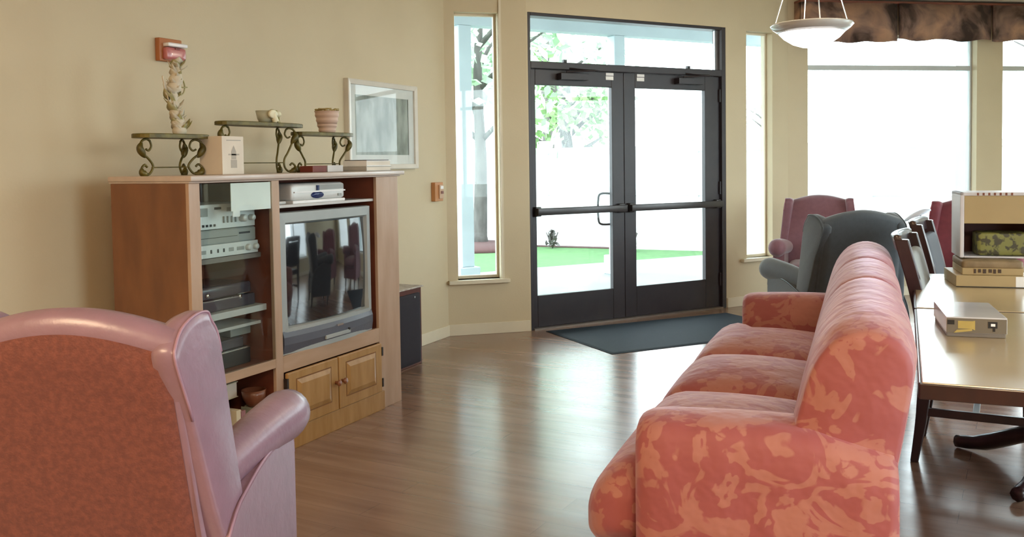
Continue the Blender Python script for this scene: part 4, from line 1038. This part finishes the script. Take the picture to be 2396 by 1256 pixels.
lt.build('dark_lettering', mat('dark_brown_ink', (.06, .03, .015), .6, scale=9), sb2)
dc = empty('display_case', (.175, 4.61, .858), R(8), 'white-edged tan display case on top of the stacked boxes', 'case')
CW = mat('white_case_edge', (.66, .64, .68), .35, scale=5)
h0 = .001
mb = MB(); mb.box(-.15, -.134, -.14, .10, h0, .285); mb.box(-.15, .17, -.14, .10, .27, .285); mb.box(.15, .17, -.14, .10, h0, .27); mb.box(-.134, .15, -.14, .10, h0, .008); mb.build('case_shell', CW, dc, bevel=.003)
MB().box(-.134, .150, -.137, -.125, .150, .270).build('front_panel', CARD, dc, bevel=.002, label='plain tan front panel')
MB().box(-.128, .15, .085, .095, .008, .27).build('back_panel', mat('dark_maroon_lining', (.10, .03, .03), .6, scale=9), dc)
dl = MB()
for k in range(7): dl.box(-.085 + k * .022, -.077 + k * .022, -.1412, -.1402, .272, .283)
dl.build('dark_lettering', mat('rust_ink', (.20, .06, .03), .6, scale=9), dc)
pt = empty('floral_tin', (.195, 4.56, .8675), R(8), 'olive green floral tin inside the display case', 'tin')
MB().soft(-.09, .115, -.06, .08, 0, .10, r=.008, n=6).build('tin_body', mat('olive_floral_print', (.20, .20, .05), .45, col2=(.05, .045, .02), scale=38, detail=2, mixlo=.44, mixhi=.52), pt)

# ------------------------------------------------------------------ dining chairs
def dining_chair(label, loc, heading, pad=CUSHG):
    e = empty('dining_chair', (loc[0], loc[1], 0), heading - PI / 2, label, 'chair', 'dark wooden dining chairs at the tables')
    for sx in (-.205, .205):
        pts = crv([(sx, -.03, 0), (sx, .0, .22), (sx, .012, .45), (sx, -.015, .68), (sx, -.085, .95)], 5); rg = []
        for i, p in enumerate(pts):
            z = p.z; w_ = .013 + .010 * min(1, z / .3); d = .016 + .012 * min(1, z / .35)
            rg.append([(p.x - w_, p.y - d, z), (p.x + w_, p.y - d, z), (p.x + w_, p.y + d, z), (p.x - w_, p.y + d, z)])
        MB().loft(rg, smooth=False).build('rear_post', DARKWOOD, e, bevel=.004)
        MB().loft([[(sx * .96 + a * w_, .42 + b * w_, z) for a, b in ((-1, -1), (1, -1), (1, 1), (-1, 1))] for w_, z in ((.013, 0), (.02, .42))], smooth=False).build('leg', DARKWOOD, e, bevel=.003)
        MB().box(sx * .97 - .009, sx * .97 + .009, .0, .42, .20, .235).build('stretcher', DARKWOOD, e, bevel=.003)
    MB().box(-.19, .19, .19, .215, .20, .232).build('stretcher', DARKWOOD, e, bevel=.003)
    tr = MB(); rg = []
    for i in range(13):
        x = -.225 + .45 * i / 12; b_ = -.030 * (1 - (x / .225) ** 2)
        rg.append([(x, -.098 + b_, .90), (x, -.070 + b_, .90), (x, -.082 + b_, .965), (x, -.100 + b_, .972), (x, -.116 + b_, .962)])
    tr.loft(rg).build('top_rail', DARKWOOD, e, bevel=.004)
    MB().soft(-.185, .185, -.06, -.012, .52, .89, r=.02, n=8, fn=lambda p: (p[0], p[1] - (p[2] - .68) * .26 + .03, p[2])).build('back_pad', pad, e)
    MB().box(-.20, .20, .0, .425, .405, .43).build('seat_frame', DARKWOOD, e, bevel=.004)
    MB().soft(-.205, .205, -.0, .435, .43, .475, r=.02, n=8, puff=(0, 0, .01)).build('seat', pad, e)
    return e
dining_chair('nearest dark wooden dining chair between the sofa back and table', (-.085, 4.455), R(-3))
dining_chair('dark dining chair farther along the table edge, by the grey armchair', (-.045, 5.40), R(-6), mat('backlit_chair_padding', (.02, .02, .03), .6, scale=20))  # backlit silhouette put into the colour: padding painted near-black

# small reading lamp by the maroon chair
lp = empty('reading_lamp', (-.13, 6.35, 0), 0, 'slim reading lamp with a pale tilted disc shade by the maroon chair', 'lamp')
MB().lathe([(0, 0), (.11, 0), (.11, .015), (.02, .03), (0, .03)], n=24).build('base', CHROME, lp)
MB().tube(crv([(0, 0, .02), (0, 0, .75), (-.01, 0, .86), (-.03, 0, .93)], 5), .007, 8).build('pole', CHROME, lp)
sh = MB(); rings = []
for r_, zz in ((.012, .035), (.05, .03), (.085, .012), (.09, 0), (.082, 0), (.04, .018), (0.005, .022)):
    rings.append([(-.05 + r_ * math.cos(2 * PI * k / 24) * math.cos(R(25)), r_ * math.sin(2 * PI * k / 24), .925 + zz + r_ * math.cos(2 * PI * k / 24) * math.sin(R(25))) for k in range(24)])
sh.loft(rings).build('lamp_shade', mat('pale_enamel', (.55, .57, .66), .4, scale=5), lp)

# ------------------------------------------------------------------ pendant lamp
PX, PY = -.735, 5.70
pl_ = empty('pendant_lamp', (PX, PY, CEIL), 0, 'lit frosted glass bowl pendant hanging on thin rods', 'lamp')
RB = .232
MB().lathe([(.10, -.640), (.085, -.668), (.12, -.664)], n=8)
bowl = [(RB + .004, -.652), (RB, -.664), (RB - .018, -.672), (RB - .05, -.690)]
MB().lathe([(RB - .012, -.655), (RB, -.652), (RB + .004, -.660), (RB - .010, -.676), (RB - .045, -.704), (RB - .052, -.700), (RB - .02, -.672)], n=56).build('glass_rim', mat('frosted_glass_rim', (.62, .58, .55), .2, scale=5, coat=.5), pl_)
mb = MB(); mb.lathe([(RB - .045, -.7035), (RB - .075, -.735), (RB - .125, -.768), (.055, -.786), (.001, -.790), (.001, -.784), (.055, -.780), (RB - .127, -.762), (RB - .08, -.729), (RB - .052, -.699)], n=56)
mb.build('glass_bowl', emis('glowing_glass', (1, .985, .96), 2.6), pl_, label='glowing white bowl bottom')
for k in range(4):
    a = R(20 + 90 * k); MB().tube([(math.cos(a) * (RB - .018), math.sin(a) * (RB - .018), -.665), (math.cos(a) * .03, math.sin(a) * .03, -.03)], .0032, 6).build('rod', METAL, pl_)
MB().lathe([(0, 0), (.075, 0), (.075, -.02), (.03, -.04), (0, -.04)], n=28).build('ceiling_rose', METAL, pl_)
ll = bpy.data.lights.new('pendant_light', 'POINT'); ll.energy = 30; ll.color = (1, .86, .68); ll.shadow_soft_size = .1
lo = bpy.data.objects.new('pendant_light', ll); COL.objects.link(lo); lo.location = (PX, PY, CEIL - .60)

# ------------------------------------------------------------------ valance
def val_mat():
    m = bpy.data.materials.new('brown_botanical_cloth'); m.use_nodes = True; nt = m.node_tree; b = nt.nodes['Principled BSDF']; N = nt.nodes.new; L = nt.links.new
    b.inputs['Roughness'].default_value = .8
    tc = N('ShaderNodeTexCoord'); nz = N('ShaderNodeTexNoise'); nz.inputs['Scale'].default_value = 4; nz.inputs['Detail'].default_value = 6; nz.inputs['Distortion'].default_value = .7
    L(tc.outputs['Object'], nz.inputs['Vector']); cr = N('ShaderNodeValToRGB'); E = cr.color_ramp.elements
    E[0].position = .36; E[0].color = (.035, .018, .012, 1); E[1].position = .66; E[1].color = (.42, .24, .15, 1); k = E.new(.50); k.color = (.21, .125, .095, 1); k = E.new(.41); k.color = (.09, .05, .038, 1)
    L(nz.outputs['Fac'], cr.inputs[0]); L(cr.outputs[0], b.inputs['Base Color']); return m
VM = val_mat()
va = empty('window_valance', (P3.x + bu.x * 2.0, P3.y + bu.y * 2.0, 2.34), BA, 'brown patterned fabric valance across the top of the bay windows', 'valance')
def vpt(s, d, z): q = P3 + bu * s + bn * d; return (q.x, q.y, z)
for k, (s0, s1) in enumerate(((.06, 1.02), (1.03, 1.98), (1.99, 3.0), (3.01, 4.3))):
    mb = MB(); rows = []; nn = 26
    for i in range(nn + 1):
        s = s0 + (s1 - s0) * i / nn; d = -.125 - .012 * math.sin(i * .9 + k) - .010 * math.sin(i * .37)
        zb = 2.352 + .012 * math.sin(i * .5 + k * 2) + (0.02 if k else -.0)
        if k == 0: zb = 2.335 + .02 * i / nn + .006 * math.sin(i * .8)
        rows.append([vpt(s, d, 2.70), vpt(s, d + .018, 2.70), vpt(s, d + .018, zb + .002), vpt(s, d - .004, zb)])
    mb.loft(rows).build('fabric_panel', VM, va, world=True)
mb = MB(); rows = [[vpt(.06 + dd, -.13 + j * .0, 2.70), vpt(.06 + dd, -.002, 2.70), vpt(.06 + dd, -.002, 2.34), vpt(.06 + dd, -.13, 2.34)] for dd, j in ((0, 0), (.012, 0))]
mb.loft(rows, smooth=False).build('side_return', VM, va, world=True)
mb = MB(); seg_box(mb, P3, bu, bn, .06, 4.3, -.12, 0, 2.70, 2.72); mb.build('valance_board', WOOD_IN, va, world=True)
